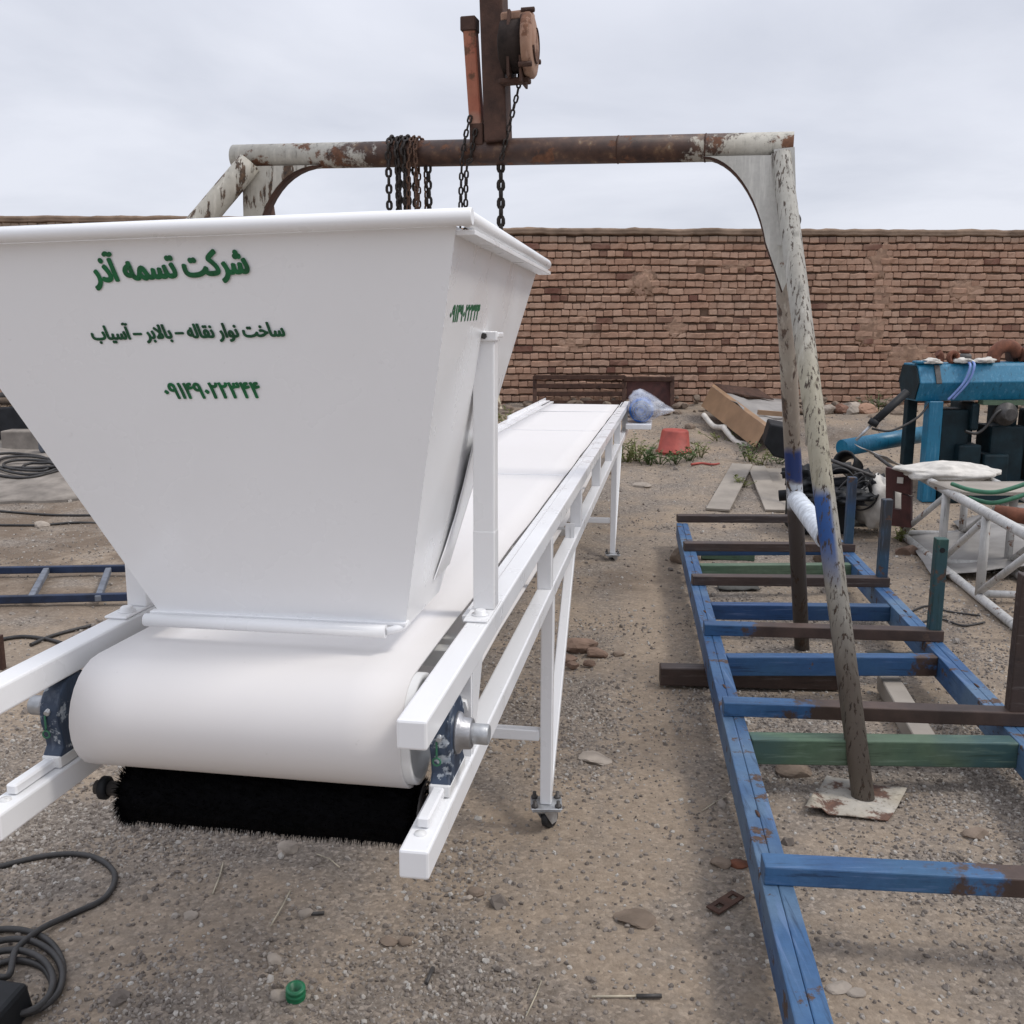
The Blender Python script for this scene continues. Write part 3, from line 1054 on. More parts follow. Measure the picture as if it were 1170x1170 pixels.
# raised edge and take-up slots at the head end
MB().kbox(5.2, KL, -KW + 0.002, -KW + 0.010, 0, 0.02).build('edge_strip', WHITE, conv)
for u in (-KW + A + 0.002, -A - 0.012):
    MB().kbox(KL - 0.62, KL - 0.10, u, u + 0.010, -0.034, -0.004).build('take_up_slot', BLACK_PLASTIC, conv, 0.002)
MB().kbox(4.78, 4.86, -A * 0.7, -A * 0.2, -0.16, -0.07).build('switch_box', BLACK_PLASTIC, conv, 0.006)
fit = MB().kbox(2.30, 2.306, -0.04, -0.006, -KSEP, -KSEP + 0.055)
fit.kbox(2.30, 2.36, -0.024, -0.020, -KSEP, -KSEP + 0.04)
fit.build('bracket', WHITE, conv)

# legs with casters
LEG_S = (1.63, 5.37)


def ground_at(p):
    return ghn(p.x, p.y)


for s in LEG_S:
    for uc in (-A / 2, -KW + A / 2):
        foot_w = -0.93
        t = 0.020
        g = MB()
        g.hexa([K(s - 0.018, uc - 0.018, foot_w), K(s - 0.018, uc + 0.018, foot_w), K(s + 0.018, uc + 0.018, foot_w), K(s + 0.018, uc - 0.018, foot_w),
                K(s - t, uc - t, -KSEP - A), K(s - t, uc + t, -KSEP - A), K(s + t, uc + t, -KSEP - A), K(s + t, uc - t, -KSEP - A)])
        g.build('leg', WHITE, conv, 0.003)
        MB().bar(K(s + 0.02, uc, -0.90), K(s + 0.74, uc, -KSEP - A + 0.004), 0.034, 0.034).build('brace', WHITE, conv, 0.003)
        pl = K(s, uc, foot_w)
        gz = ground_at(pl)
        cst = MB()
        cst.box((pl.x - 0.05, pl.y - 0.045, pl.z - 0.007), (pl.x + 0.05, pl.y + 0.045, pl.z))
        cst.box((pl.x - 0.046, pl.y - 0.041, pl.z - 0.015), (pl.x + 0.046, pl.y + 0.041, pl.z - 0.0075))
        co = cst.build('caster', GALV, conv, 0.003)
        rw = (pl.z - 0.026 - gz) / 2
        wc = Vector((pl.x + 0.012, pl.y + 0.018, gz + rw - 0.003))
        ax = Vector((0.8, -0.6, 0)).normalized()
        MB().lathe(wc - ax * 0.014, ax, [(0, rw * 0.85), (0.004, rw), (0.024, rw), (0.028, rw * 0.85)], 24).build('wheel', RUBBER, co)
        fk = MB()
        for sg in (-1, 1):
            a0 = wc + ax * (0.017 * sg)
            side = ax.cross(Vector((0, 0, 1)))
            topz = pl.z - 0.015
            tp = Vector((pl.x, pl.y, topz)) + ax * (0.017 * sg)
            fk.prism([a0 + side * 0.014 - Vector((0, 0, 0.012)), a0 - side * 0.014 - Vector((0, 0, 0.012)), tp - side * 0.036, tp + side * 0.036], ax * 0.003 * sg)
        fk.prism([Vector((pl.x - 0.032, pl.y - 0.032, pl.z - 0.0155)), Vector((pl.x + 0.032, pl.y - 0.032, pl.z - 0.0155)), Vector((pl.x + 0.032, pl.y + 0.032, pl.z - 0.0155)), Vector((pl.x - 0.032, pl.y + 0.032, pl.z - 0.0155))], (0, 0, -0.006))
        fk.build('fork', GALV, co)
        for bx in (-0.037, 0.037):
            for by in (-0.032, 0.032):
                MB().lathe((pl.x + bx, pl.y + by, pl.z - 0.001), (0, 0, 1), [(0, 0.011), (0.008, 0.011), (0.0081, 0.006), (0.022, 0.006)], 8).build('bolt', DARK_STEEL, co)
    MB().bar(K(s, -KW + A, -0.70), K(s, -A, -0.70), 0.034, 0.036).build('leg_crossbar', WHITE, conv, 0.003)

# brush roller under the tail drum
BS, BW, BR = 0.232, -0.262, 0.061
bl = MB()
nb, ns = 40, 26
vs, fs = [], []
for i in range(ns + 1):
    for k in range(nb):
        an = 2 * math.pi * k / nb
        r = BR * (0.84 + 0.09 * noise.noise(Vector((i * 1.9, k * 1.3, 2))))
        vs.append(K(BS + r * math.cos(an), -0.598 + 0.521 * i / ns, BW + r * math.sin(an)))
fs = [(i * nb + k, i * nb + (k + 1) % nb, (i + 1) * nb + (k + 1) % nb, (i + 1) * nb + k) for i in range(ns) for k in range(nb)]
fs += [tuple(range(nb))[::-1], tuple(ns * nb + k for k in range(nb))]
bl.add(vs, fs)
brush = bl.build('brush_roller', BRISTLE, conv)
bb = MB()
rb = random.Random(3)
for i in range(9000):
    an = rb.uniform(0, 2 * math.pi)
    uu = -0.602 + 0.529 * rb.random()
    if i % 5 == 0:
        uu = rb.choice((-0.602 + rb.uniform(-0.004, 0.01), -0.073 + rb.uniform(-0.01, 0.005)))
    r1 = BR * rb.uniform(1.0, 1.11)
    d = 0.0012
    a2 = an + rb.uniform(-0.06, 0.06)
    u2 = uu + rb.uniform(-0.007, 0.007)
    p0 = K(BS + BR * 0.7 * math.cos(an), uu, BW + BR * 0.7 * math.sin(an))
    p1 = K(BS + r1 * math.cos(a2), u2, BW + r1 * math.sin(a2))
    tt = KR * d if i % 2 else (KD * -math.sin(an) + KU * math.cos(an)) * d
    bb.add([p0 - tt, p0 + tt, p1], [(0, 1, 2)])
kind(bb.build('bristles', BRISTLE, brush), 'stuff')
MB().tube([K(BS, -0.672, BW), K(BS, -0.02, BW)], 0.013, 12).build('brush_shaft', DARK_STEEL, brush)
MB().lathe(K(BS, -0.664, BW), KR, [(0, 0.016), (0.004, 0.021), (0.014, 0.021), (0.018, 0.016)], 16).build('brush_bearing', BLACK_PLASTIC, brush)
MB().lathe(K(BS, -0.071, BW), KR, [(0, 0.03), (0.012, 0.03), (0.014, 0.016)], 16).build('brush_bearing', DARK_STEEL, brush)
for rr in (0.042, 0.052):
    MB().tube([K(BS + rr * math.cos(t / 14 * 6.283), -0.0665 + 0.002, BW + rr * math.sin(t / 14 * 6.283)) for t in range(14)], 0.0022, 6, closed=True).build('end_ring', DARK_STEEL, brush)

# ---------------- hopper
FB = [(0.335, -0.580, 0.030), (0.335, -0.122, 0.030)]
FT = [(0.195, -0.925, 0.680), (0.195, 0.006, 0.700)]
BB = [(0.60, -0.580, 0.030), (0.60, -0.122, 0.030)]
BT = [(1.115, -0.925, 0.680), (1.115, 0.006, 0.700)]
kk = lambda q: K(*q)
hop_pts = dict(FBl=kk(FB[0]), FBr=kk(FB[1]), FTl=kk(FT[0]), FTr=kk(FT[1]), BBl=kk(BB[0]), BBr=kk(BB[1]), BTl=kk(BT[0]), BTr=kk(BT[1]))
H_ = hop_pts


def plate(quad, th, nu=10, nv=10, amp=0.0012, seed=0.0):
    """thin sheet between four corners (bl, br, tr, tl), slightly dished"""
    a_, b_, c_, d_ = quad
    nrm = (b_ - a_).cross(d_ - a_).normalized()
    rows = []
    for j in range(nv + 1):
        t = j / nv
        l, r = a_.lerp(d_, t), b_.lerp(c_, t)
        row = []
        for i in range(nu + 1):
            q = i / nu
            e = math.sin(math.pi * q) * math.sin(math.pi * t)
            row.append(l.lerp(r, q) + nrm * amp * e * 2 * noise.noise(Vector((q * 2.2, t * 2.2, seed))))
        rows.append(row)
    m_ = MB().sheet(rows, th, nrm)
    m_.smooth = [False] * len(m_.smooth)      # crisp folds
    return m_


hopper = plate((H_['FBl'], H_['FBr'], H_['FTr'], H_['FTl']), 0.003, amp=0.0, seed=1).build('hopper', WHITE, conv)
plate((H_['FBr'], H_['BBr'], H_['BTr'], H_['FTr']), 0.003, amp=0.0, seed=2).build('side_panel', WHITE, hopper)
plate((H_['BBl'], H_['FBl'], H_['FTl'], H_['BTl']), 0.003, seed=3).build('side_panel', WHITE, hopper)
plate((H_['BBr'], H_['BBl'], H_['BTl'], H_['BTr']), 0.003, seed=4).build('back_panel', WHITE, hopper)
# weld beads down the two front corners
for a_, b_ in ((H_['FBr'], H_['FTr']),):
    wb = MB()
    for i in range(34):
        p = a_.lerp(b_, (i + 0.5 + random.uniform(-0.2, 0.2)) / 34)
        wb.blob(p, (0.0006, 0.0006, random.uniform(0.003, 0.009)), i, 1, 0.2)
    kind(wb.build('weld_bead', WHITE, hopper), 'stuff')
# added sheet, stood off the right panel's top so a dark shadow slit shows
SN = (H_['BBr'] - H_['FBr']).cross(H_['FTr'] - H_['FBr']).normalized()
if SN.dot(KR) < 0:
    SN = -SN
rows = []
for px_, py_, lift in ((534, 497, 0.012), (530, 520, 0.010), (524, 552, 0.0075), (516, 588, 0.005), (506, 624, 0.0025), (494, 662, 0.0005)):
    r_ = ray(px_, py_)
    a_ = CAM + r_ * ((H_['FBr'] - CAM).dot(SN) / r_.dot(SN))
    wv = (a_ - KO).dot(KU)
    tt_ = (wv - 0.030) / 0.67
    b_ = H_['BBr'].lerp(H_['BTr'], tt_) + KD * 0.002
    rows.append([a_.lerp(b_, q / 5) + SN * (0.004 + lift * (1 - q / 5) ** 0.8) for q in range(6)])
MB().sheet(rows, 0.002, SN).build('shadow_slit_sheet', WHITE, hopper)
# rim pipes and the flat under them
RP = 0.0130
zr = 0.712
rim = {'fl': K(0.180, -0.955, zr - 0.021), 'fr': K(0.180, 0.030, zr), 'br': K(1.155, 0.030, zr), 'bl': K(1.155, -0.955, zr - 0.021)}
MB().tube([rim['fl'], rim['fr'] + KR * 0.004], RP, 20).build('rim_pipe', WHITE, hopper, 0.001)
MB().tube([rim['fr'] + KD * 0.0135 - KR * 0.008 , rim['br'] - KR * 0.008], RP, 20).build('rim_pipe', WHITE, hopper, 0.001)
MB().tube([rim['bl'], rim['br'] - KR * 0.02], RP, 20).build('rim_pipe', WHITE, hopper)
MB().tube([rim['fl'] + KD * 0.02, rim['bl'] - KD * 0.02], RP, 20).build('rim_pipe', WHITE, hopper)
MB().kbox(0.20, 1.15, 0.004, 0.034, zr - 0.0245, zr - 0.0165).build('rim_flat', WHITE, hopper, 0.001)
# bottom lip: rolled pipe with a flat behind it
MB().tube([K(0.312, -0.602, 0.031), K(0.312, -0.150, 0.031)], 0.0118, 18).build('lip_pipe', WHITE, hopper)
MB().kbox(0.324, 0.342, -0.60, -0.118, 0.038, 0.044).build('lip_flat', WHITE, hopper, 0.001)
lp = MB().tube([K(0.312, -0.150, 0.031), K(0.330, -0.126, 0.034), K(0.345, -0.120, 0.040)], 0.007, 10)
lp.build('lip_end', WHITE, hopper)
# posts that carry the hopper
for (u0, u1, hh, ps) in ((-A + 0.001, -0.002, 0.545, 0.565), (-KW + 0.002, -KW + A - 0.002, 0.36, 0.475)):
    po = MB().kbox(ps, ps + 0.042, u0, u1, 0.006, hh).build('post', WHITE, conv, 0.003, 2)
    MB().kbox(ps - 0.0006, ps + 0.0426, u0 - 0.0006, u1 + 0.0006, 0.006, 0.165).build('sleeve', WHITE, po, 0.003, 2)
    MB().kbox(ps - 0.075, ps + 0.095, u0 - 0.006, u1, 0.0005, 0.006).build('base_plate', WHITE, po, 0.002)
    uc = (u0 + u1) / 2
    MB().lathe(K(ps - 0.038, uc, 0.006), KU, [(0, 0.017), (0.003, 0.017), (0.0031, 0.012), (0.009, 0.012), (0.011, 0.009)], 14).build('bolt', WHITE, po)
MB().kbox(0.556, 0.575, -0.030, 0.004, 0.531, 0.549).build('clip', WHITE, hopper, 0.002)
MB().kbox(0.57, 0.625, -0.004, 0.006, 0.537, 0.547).build('clip', WHITE, hopper, 0.002)
MB().lathe(K(0.552, -0.020, 0.540), KD, [(0, 0.006), (0.008, 0.006)], 6).build('bolt', DARK_STEEL, hopper)

# ---------------- stencilled lettering
AR = {'ش': (0xFEB5, 4), 'ر': (0xFEAD, 2), 'ک': (0xFB8E, 4), 'ت': (0xFE95, 4), 'س': (0xFEB1, 4), 'م': (0xFEE1, 4), 'ه': (0xFEE9, 4),
      'آ': (0xFE81, 2), 'ذ': (0xFEAB, 2), 'ا': (0xFE8D, 2), 'خ': (0xFEA5, 4), 'ن': (0xFEE5, 4), 'و': (0xFEED, 2), 'ق': (0xFED5, 4),
      'ل': (0xFEDD, 4), 'ب': (0xFE8F, 4), 'ی': (0xFBFC, 4), '\u0001': (0xFEFB, 2)}


def shape(t):
    t = t.replace('لا', '\u0001')
    out = []
    for i, ch in enumerate(t):
        if ch not in AR:
            out.append(ch)
            continue
        b_, n_ = AR[ch]
        p_ = i > 0 and t[i - 1] in AR and AR[t[i - 1]][1] == 4
        q_ = n_ == 4 and i + 1 < len(t) and t[i + 1] in AR
        out.append(chr(b_ + ((1 if p_ else 0) if not q_ else (3 if p_ else 2))))
    return ''.join(reversed(out))


def letter_mesh(text, shear, res=3):
    """glyph outlines filled by their winding, so crossing strokes stay solid"""
    cu = bpy.data.curves.new('text', 'FONT')
    cu.body = text
    cu.shear = shear
    cu.resolution_u = res
    cu.fill_mode = 'NONE'
    to = bpy.data.objects.new('text', cu)
    COL.objects.link(to)
    dg = bpy.context.evaluated_depsgraph_get()
    dg.update()
    m_ = bpy.data.meshes.new_from_object(to.evaluated_get(dg))
    nbr = {}
    for e in m_.edges:
        a_, b_ = e.vertices
        nbr.setdefault(a_, []).append(b_)
        nbr.setdefault(b_, []).append(a_)
    pts_ = [(v.co.x, v.co.y) for v in m_.vertices]
    bpy.data.objects.remove(to)
    bpy.data.curves.remove(cu)
    bpy.data.meshes.remove(m_)
    loops, seen = [], set()
    for st_ in sorted(nbr):
        if st_ in seen:
            continue
        # outlines are stored in drawing order: walk towards the higher index first
        lp_, cur, prev_ = [st_], st_, None
        seen.add(st_)
        while True:
            nx_ = sorted(q for q in nbr[cur] if q not in seen)
            if not nx_:
                break
            cur = nx_[0]
            seen.add(cur)
            lp_.append(cur)
        if len(lp_) > 2:
            loops.append([pts_[q] for q in lp_])

    def area(l_):
        return 0.5 * sum(l_[k_][0] * l_[(k_ + 1) % len(l_)][1] - l_[(k_ + 1) % len(l_)][0] * l_[k_][1] for k_ in range(len(l_)))

    def inside(p_, l_):
        c_ = False
        for k_ in range(len(l_)):
            (x1_, y1_), (x2_, y2_) = l_[k_], l_[(k_ + 1) % len(l_)]
            if (y1_ > p_[1]) != (y2_ > p_[1]) and p_[0] < (x2_ - x1_) * (p_[1] - y1_) / (y2_ - y1_) + x1_:
                c_ = not c_
        return c_

    ar_ = [area(l_) for l_ in loops]
    sg_ = 1 if sum(ar_) > 0 else -1
    v_, f_ = [], []
    from mathutils.geometry import tessellate_polygon
    for l_, a_ in zip(loops, ar_):
        if a_ * sg_ <= 0 and any(b_ * sg_ > 0 and abs(b_) > abs(a_) and inside(l_[0], h_) for h_, b_ in zip(loops, ar_)):
            continue
        polys = [l_] + [h_ for h_, b_ in zip(loops, ar_) if b_ * sg_ < 0 and abs(b_) < abs(a_) and inside(h_[0], l_)]
        tris = tessellate_polygon([[Vector((q[0], q[1], 0)) for q in pl_] for pl_ in polys])
        o_ = len(v_)
        v_ += [q for pl_ in polys for q in pl_]
        f_ += [tuple(o_ + t_ for t_ in tri) for tri in tris]
    return v_, f_


def pix_plane(x, y, p0, nrm):
    r = ray(x, y)
    return CAM + r * ((p0 - CAM).dot(nrm) / r.dot(nrm))


def lettering(text, p0, nrm, bl, br, height_px_top, bold, mat, shear=-0.25, name='lettering'):
    """text laid on the plate between the surveyed ends of its base line"""
    P, Q = pix_plane(*bl, p0, nrm), pix_plane(*br, p0, nrm)
    T = pix_plane(bl[0] + 0.01, height_px_top, p0, nrm)
    ex = (Q - P).normalized()
    ey = nrm.cross(ex).normalized()
    if ey.z < 0:
        ey = -ey
    width = (Q - P).length
    high = abs((T - P).dot(ey))
    v_, f_ = letter_mesh(text, shear)
    x0, x1 = min(a_[0] for a_ in v_), max(a_[0] for a_ in v_)
    y0, y1 = min(a_[1] for a_ in v_), max(a_[1] for a_ in v_)
    mb_ = MB()
    offs = [(0, 0)] + [(bold * math.cos(t * 0.5236), bold * 0.7 * math.sin(t * 0.5236)) for t in range(12)]
    for k, (dx, dy) in enumerate(offs):
        mb_.add([P + ex * ((a_[0] - x0 + dx * 1.15) / (x1 - x0) * width) + ey * ((a_[1] - y0 + dy) / (y1 - y0) * high) + nrm * (0.00022 + 0.000012 * k) for a_ in v_], f_)
    return mb_


def build_flat(mb_, name, mat, parent):
    me_ = bpy.data.meshes.new(name)
    me_.from_pydata([tuple(v) for v in mb_.v], [], mb_.f)
    me_.materials.append(mat)
    o_ = bpy.data.objects.new(name, me_)
    COL.objects.link(o_)
    attach(o_, parent)
    return o_


fn = (H_['FBr'] - H_['FBl']).cross(H_['FTl'] - H_['FBl']).normalized()
if fn.dot(CAM - H_['FBl']) < 0:
    fn = -fn
sn = (H_['BBr'] - H_['FBr']).cross(H_['FTr'] - H_['FBr']).normalized()
if sn.dot(CAM - H_['FBr']) < 0:
    sn = -sn
PF = H_['FBl'] + fn * 0.0001
PS = H_['FBr'] + sn * 0.0001
build_flat(lettering(shape('شرکت تسمه آذر'), PF, fn, (111, 331), (286, 320.5), 289, 0.052, GREEN_INK), 'lettering', GREEN_INK, hopper)
build_flat(lettering(shape('ساخت نوار نقاله – بالابر – آسیاب'), PF, fn, (107, 393), (326, 389), 370, 0.050, DARK_INK), 'lettering', DARK_INK, hopper)
build_flat(lettering('۰۹۱۴۹۰۲۲۳۴۴', PF, fn, (190, 455.5), (298, 454.5), 438, 0.038, GREEN_INK, -0.22), 'lettering', GREEN_INK, hopper)
build_flat(lettering('۰۹۱۴۹۰۲۲۳۴۴', PS, sn, (513, 368), (546, 365), 349, 0.05, GREEN_INK, 0.05), 'lettering', GREEN_INK, hopper)

# ---------------- gear motor at the head, wrapped in a clear bag
mc = K(6.62, 0.115, -0.035)
mot = MB().lathe(mc, KD, [(0, 0.012), (0.002, 0.05), (0.004, 0.086), (0.016, 0.096), (0.05, 0.098), (0.06, 0.092), (0.30, 0.092), (0.34, 0.07)], 24)
motor = mot.build('drive_motor', MOTOR_BLUE, conv)
for k in range(16):
    an = k * math.pi / 8
    dv = KR * math.cos(an) + KU * math.sin(an)
    MB().bar(mc + KD * 0.07 + dv * 0.094, mc + KD * 0.29 + dv * 0.094, 0.004, 0.016, dv).build('fin', MOTOR_BLUE, motor)
for rr in (0.03, 0.055, 0.075):
    MB().tube([mc - KD * 0.001 + KR * rr * math.cos(t * 0.393) + KU * rr * math.sin(t * 0.393) for t in range(16)], 0.003, 6, closed=True).build('fan_ring', DARK_STEEL, motor)
MB().kbox(6.50, 6.95, 0.0, 0.20, -0.175, -0.135).build('motor_shelf', WHITE, conv, 0.003)
bagm = MB()
bm = bmesh.new()
bmesh.ops.create_icosphere(bm, subdivisions=4, radius=1)
bv = []
for v in bm.verts:
    p = v.co.copy()
    k = 1 + 0.13 * noise.noise(p * 2.1 + Vector((3, 1, 2))) + 0.07 * noise.noise(p * 6)
    q = Vector((p.x * 0.128, p.y * 0.22, p.z * 0.122)) * k
    if p.x > 0.25:
        f_ = (p.x - 0.25) / 0.75
        q.x += 0.13 * f_
        q.z = q.z * (1 - 0.75 * f_) - 0.015 * f_
    if p.z > 0.55:
        q.z += 0.03 * (p.z - 0.55) / 0.45
        q.x -= 0.02
    bv.append(mc + KD * (0.14 + q.y) + KR * (q.x + 0.01) + KU * (q.z + 0.012))
bagm.add(bv, [tuple(v.index for v in f.verts) for f in bm.faces], True)
bm.free()
tag(bagm.build('plastic_bag', BAG), 'clear crinkled plastic bag wrapped over the blue motor at the conveyor head', 'plastic bag')

# ------------------------------------------------------------------ gantry
GR = Vector((1.055, 3.87, 2.255))
GL = Vector((-1.19, 4.42, 2.302))
GD = (GR - GL).normalized()
GN = Vector((0, 0, 1)).cross(GD).normalized()       # points away from the viewer
gan = thing('gantry_crane', (0.1, 4.1, 0), 'home-made steel pipe gantry, rusty beam with chipped cream ends and splayed legs', 'gantry')
beam = MB()
beam.tube([GL, GR], 0.0515, 24)
beam.build('beam', BEAM_MAT, gan)
for p, rr in ((0.335, 0.0535), (0.715, 0.0535), (0.86, 0.0535)):
    q = GL.lerp(GR, p)
    MB().lathe(q - GD * 0.004, GD, [(0, 0.050), (0.002, rr), (0.006, rr), (0.008, 0.050)], 24).build('weld_ring', RUST, gan)
# right A-frame
apex = GR - GD * 0.045 - Vector((0, 0, 0.035))
f1, f2 = Vector((1.195, 3.09, 0.012)), Vector((1.452, 4.69, 0.0))
MB().tube([f1, f1.lerp(apex - GN * 0.045, 0.5), apex - GN * 0.045], [0.0375, 0.0375, 0.0375], 20).build('leg', LEG_FRONT, gan)
MB().tube([f2, apex + GN * 0.03 - Vector((0, 0, 0.05))], 0.0365, 20).build('leg', LEG_BACK, gan)
# horizontal tie between the right legs, wrapped in white
ta, tb = f2.lerp(apex, 0.370), f1.lerp(apex, 0.375)
tie = MB().tube([ta, tb], 0.036, 18).build('tie', RUST, gan)
wr = MB()
tp, trr = [], []
for i in range(46):
    t = i / 45
    tp.append(ta.lerp(tb, 0.03 + 0.9 * t))
    trr.append(0.0385 + 0.004 * abs(math.sin(i * 0.75)) + 0.002 * noise.noise(Vector((i, 0, 0))))
wr.tube(tp, trr, 18)
wr.build('wrapping', WHITE_TAPE, tie)


def gusset(corner, along, down, la, ld, thick, nrm, mat, flange=True):
    """triangular knee plate with a concave edge and its bent flange"""
    pts = [corner, corner + along * la]
    arc = []
    for i in range(1, 12):
        t = i / 12
        ang = t * math.pi / 2
        arc.append(corner + along * (la * (1 - math.sin(ang)) ** 1.0) + down * (ld * (1 - math.cos(ang))))
    pts += arc + [corner + down * ld]
    g = MB()
    g.prism([p - nrm * thick / 2 for p in pts], nrm * thick)
    return g, [pts[1]] + arc + [pts[-1]]


dl = (f1.lerp(f2, 0.5) - apex).normalized()
g, edge = gusset(GR - GD * 0.095 - Vector((0, 0, 0.045)), -GD, dl, 0.235, 0.44, 0.006, GN, CREAM_CLEAN)
gm = MB()
cor = GR - GD * 0.045 - Vector((0, 0, 0.04))
pts = [cor, cor - GD * 0.28]
for i in range(1, 13):
    ang = i / 13 * math.pi / 2
    pts.append(cor - GD * (0.28 - 0.20 * math.sin(ang)) + dl * (0.36 * (1 - math.cos(ang))))
pts += [cor - GD * 0.035 + dl * 0.50, cor + GD * 0.005 + dl * 0.42]
MB().prism([p - GN * 0.060 for p in pts], GN * 0.006).build('knee_plate', CREAM_CLEAN, gan)
fl = [[p - GN * 0.056, p + GN * 0.025] for p in pts[1:-1]]
MB().sheet(fl, 0.005, (0.5, 0, 0.7)).build('knee_flange', RUST, gan)
# old cap plates and strap on the right apex
MB().bar(apex - GN * 0.05 + Vector((0.012, 0, 0.02)), apex - GN * 0.06 + Vector((0.035, -0.02, -0.33)), 0.075, 0.006, -GN).build('cover_strip', CREAM_CLEAN, gan)
st = MB()
st.tube(spline([apex + Vector((0.028, -0.03, -0.02)), apex + Vector((0.040, -0.04, -0.12)), apex + Vector((0.052, -0.05, -0.20)), apex + Vector((0.068, -0.06, -0.235)), apex + Vector((0.058, -0.06, -0.27))], 6), 0.007, 8)
st.build('strap', DARK_STEEL, gan)
# left A-frame
apl = GL + GD * 0.10 - Vector((0, 0, 0.02))
knee = at(150, 348, 4.15)
lf1 = G(240, 812)
lf2 = Vector((-1.06, 5.35, 0.0))
MB().tube(spline([lf1, lf1.lerp(knee, 0.5), knee - Vector((0, 0, 0.05)), knee.lerp(apl, 0.12), apl - GN * 0.06 + Vector((0, 0, -0.015))], 8), 0.051, 20).build('leg', CREAM_PAINT, gan)
MB().tube([lf2, apl + GN * 0.02 - Vector((0, 0, 0.05))], 0.044, 20).build('leg', RUST, gan)
cor = GL + GD * 0.06 - Vector((0, 0, 0.045))
dl2 = Vector((0.04, -0.10, -1)).normalized()
pts = [cor, cor + GD * 0.345]
for i in range(1, 13):
    ang = i / 13 * math.pi / 2
    pts.append(cor + GD * (0.345 - 0.300 * math.sin(ang)) + dl2 * (0.37 * (1 - math.cos(ang))))
pts += [cor + GD * 0.03 + dl2 * 0.46, cor - GD * 0.02 + dl2 * 0.44]
MB().prism([p - GN * 0.050 for p in pts], GN * 0.006).build('knee_plate', CREAM_PAINT, gan)
MB().sheet([[p - GN * 0.046, p + GN * 0.012] for p in pts[1:-1]], 0.005, (-0.5, 0, 0.7)).build('knee_flange', RUST, gan)
# mast standing on the beam, with its side channel
mb_ = GL.lerp(GR, 0.506)
mtop = mb_ + Vector((-0.030, 0.0, 0.95))
MB().bar(mb_ + Vector((0, -0.02, 0.030)), mtop, 0.092, 0.100, -GN).build('mast', RUST, gan, 0.006, 2)
cb = GL.lerp(GR, 0.470) - GN * 0.02
ch0, ch1 = cb + Vector((0.004, 0, 0.03)), cb + Vector((-0.026, 0, 0.495))
cm = MB()
cm.bar(ch0, ch1, 0.05, 0.055, -GN)
cm.build('side_channel', RUST_ORANGE, gan, 0.005)
MB().bar(ch1 - Vector((0, 0, 0.05)), ch1 + Vector((0, 0, 0.004)), 0.062, 0.064, -GN).build('channel_cap', RUST, gan, 0.004)
MB().bar(ch0 - Vector((0, 0, 0.01)), ch0 + Vector((0, 0, 0.075)), 0.056, 0.060, -GN).build('channel_foot', RUST, gan, 0.004)

# ------------------------------------------------------------------ chain hoist
hc = at(606, 52, 4.02)
hn = Vector((0.975, -0.19, 0.02)).normalized()
hs = hn.cross(Vector((0, 0, 1))).normalized()
hu = Vector((0, 0, 1))
hoist = thing('chain_hoist', hc - Vector((0, 0, 0.14)), 'rusty round chain hoist hung on the far side of the rusty mast', 'hoist')
HRAD = 0.118
disc = MB()
disc.lathe(hc - hn * 0.02, hn, [(0, HRAD * 0.97), (0.010, HRAD), (0.026, HRAD), (0.034, HRAD * 0.93), (0.038, HRAD * 0.80), (0.0385, HRAD * 0.55), (0.043, HRAD * 0.50), (0.044, 0.01)], 36)
RUSTPINK = chipped('faded_rusty_pink_paint', [(0.30, 0.165, 0.105), (0.36, 0.23, 0.16)], amount=0.42, scale=12, rough=0.75)
cov = disc.build('cover', RUSTPINK, hoist)
MB().tube([hc + hn * 0.022 + (hs * math.cos(t) + hu * math.sin(t)) * 0.062 for t in [R(100 + 13 * i) for i in range(20)]], 0.005, 8).build('groove', RUST, cov)
for k in range(3):
    an = R(75 + k * 120)
    MB().lathe(hc + (hs * math.cos(an) + hu * math.sin(an)) * (HRAD + 0.004) - hn * 0.03, hn, [(0, 0.010), (0.05, 0.010), (0.052, 0.006)], 10).build('bolt', RUST, hoist)
MB().lathe(hc - hn * 0.118, hn, [(0, 0.06), (0.012, 0.095), (0.10, 0.098), (0.101, 0.08)], 28).build('gear_case', simple('sooty_casting', (0.028, 0.020, 0.017), 0.85, 0, 0.4, 20, 0.3, 0.2), hoist)
MB().prism([hc - hn * 0.078 + hs * a_ + hu * b_ for a_, b_ in ((-0.075, -0.12), (0.075, -0.12), (0.085, 0.02), (0.06, 0.118), (-0.06, 0.118), (-0.085, 0.02))], hn * 0.010).build('side_plate', RUST, hoist)
MB().prism([hc - hn * 0.022 + hs * a_ + hu * b_ for a_, b_ in ((-0.07, -0.14), (0.07, -0.14), (0.09, 0.0), (0.05, 0.10), (-0.05, 0.10), (-0.09, 0.0))], -hn * 0.008).build('side_plate', RUST, hoist)
MB().bar(hc - hn * 0.11 + hu * 0.10, hc + hn * 0.012 + hu * 0.105, 0.075, 0.035).build('top_block', RUSTPINK, hoist, 0.008, 2)
MB().bar(hc - hn * 0.12 - hu * 0.125, hc + hn * 0.0 - hu * 0.125, 0.05, 0.02).build('bottom_block', RUST, hoist, 0.004)
MB().lathe(hc - hn * 0.066 - hs * 0.0, hn, [(0, 0.055), (0.008, 0.045), (0.026, 0.045), (0.034, 0.055)], 20).build('chain_wheel', PIPE_RUST, hoist)


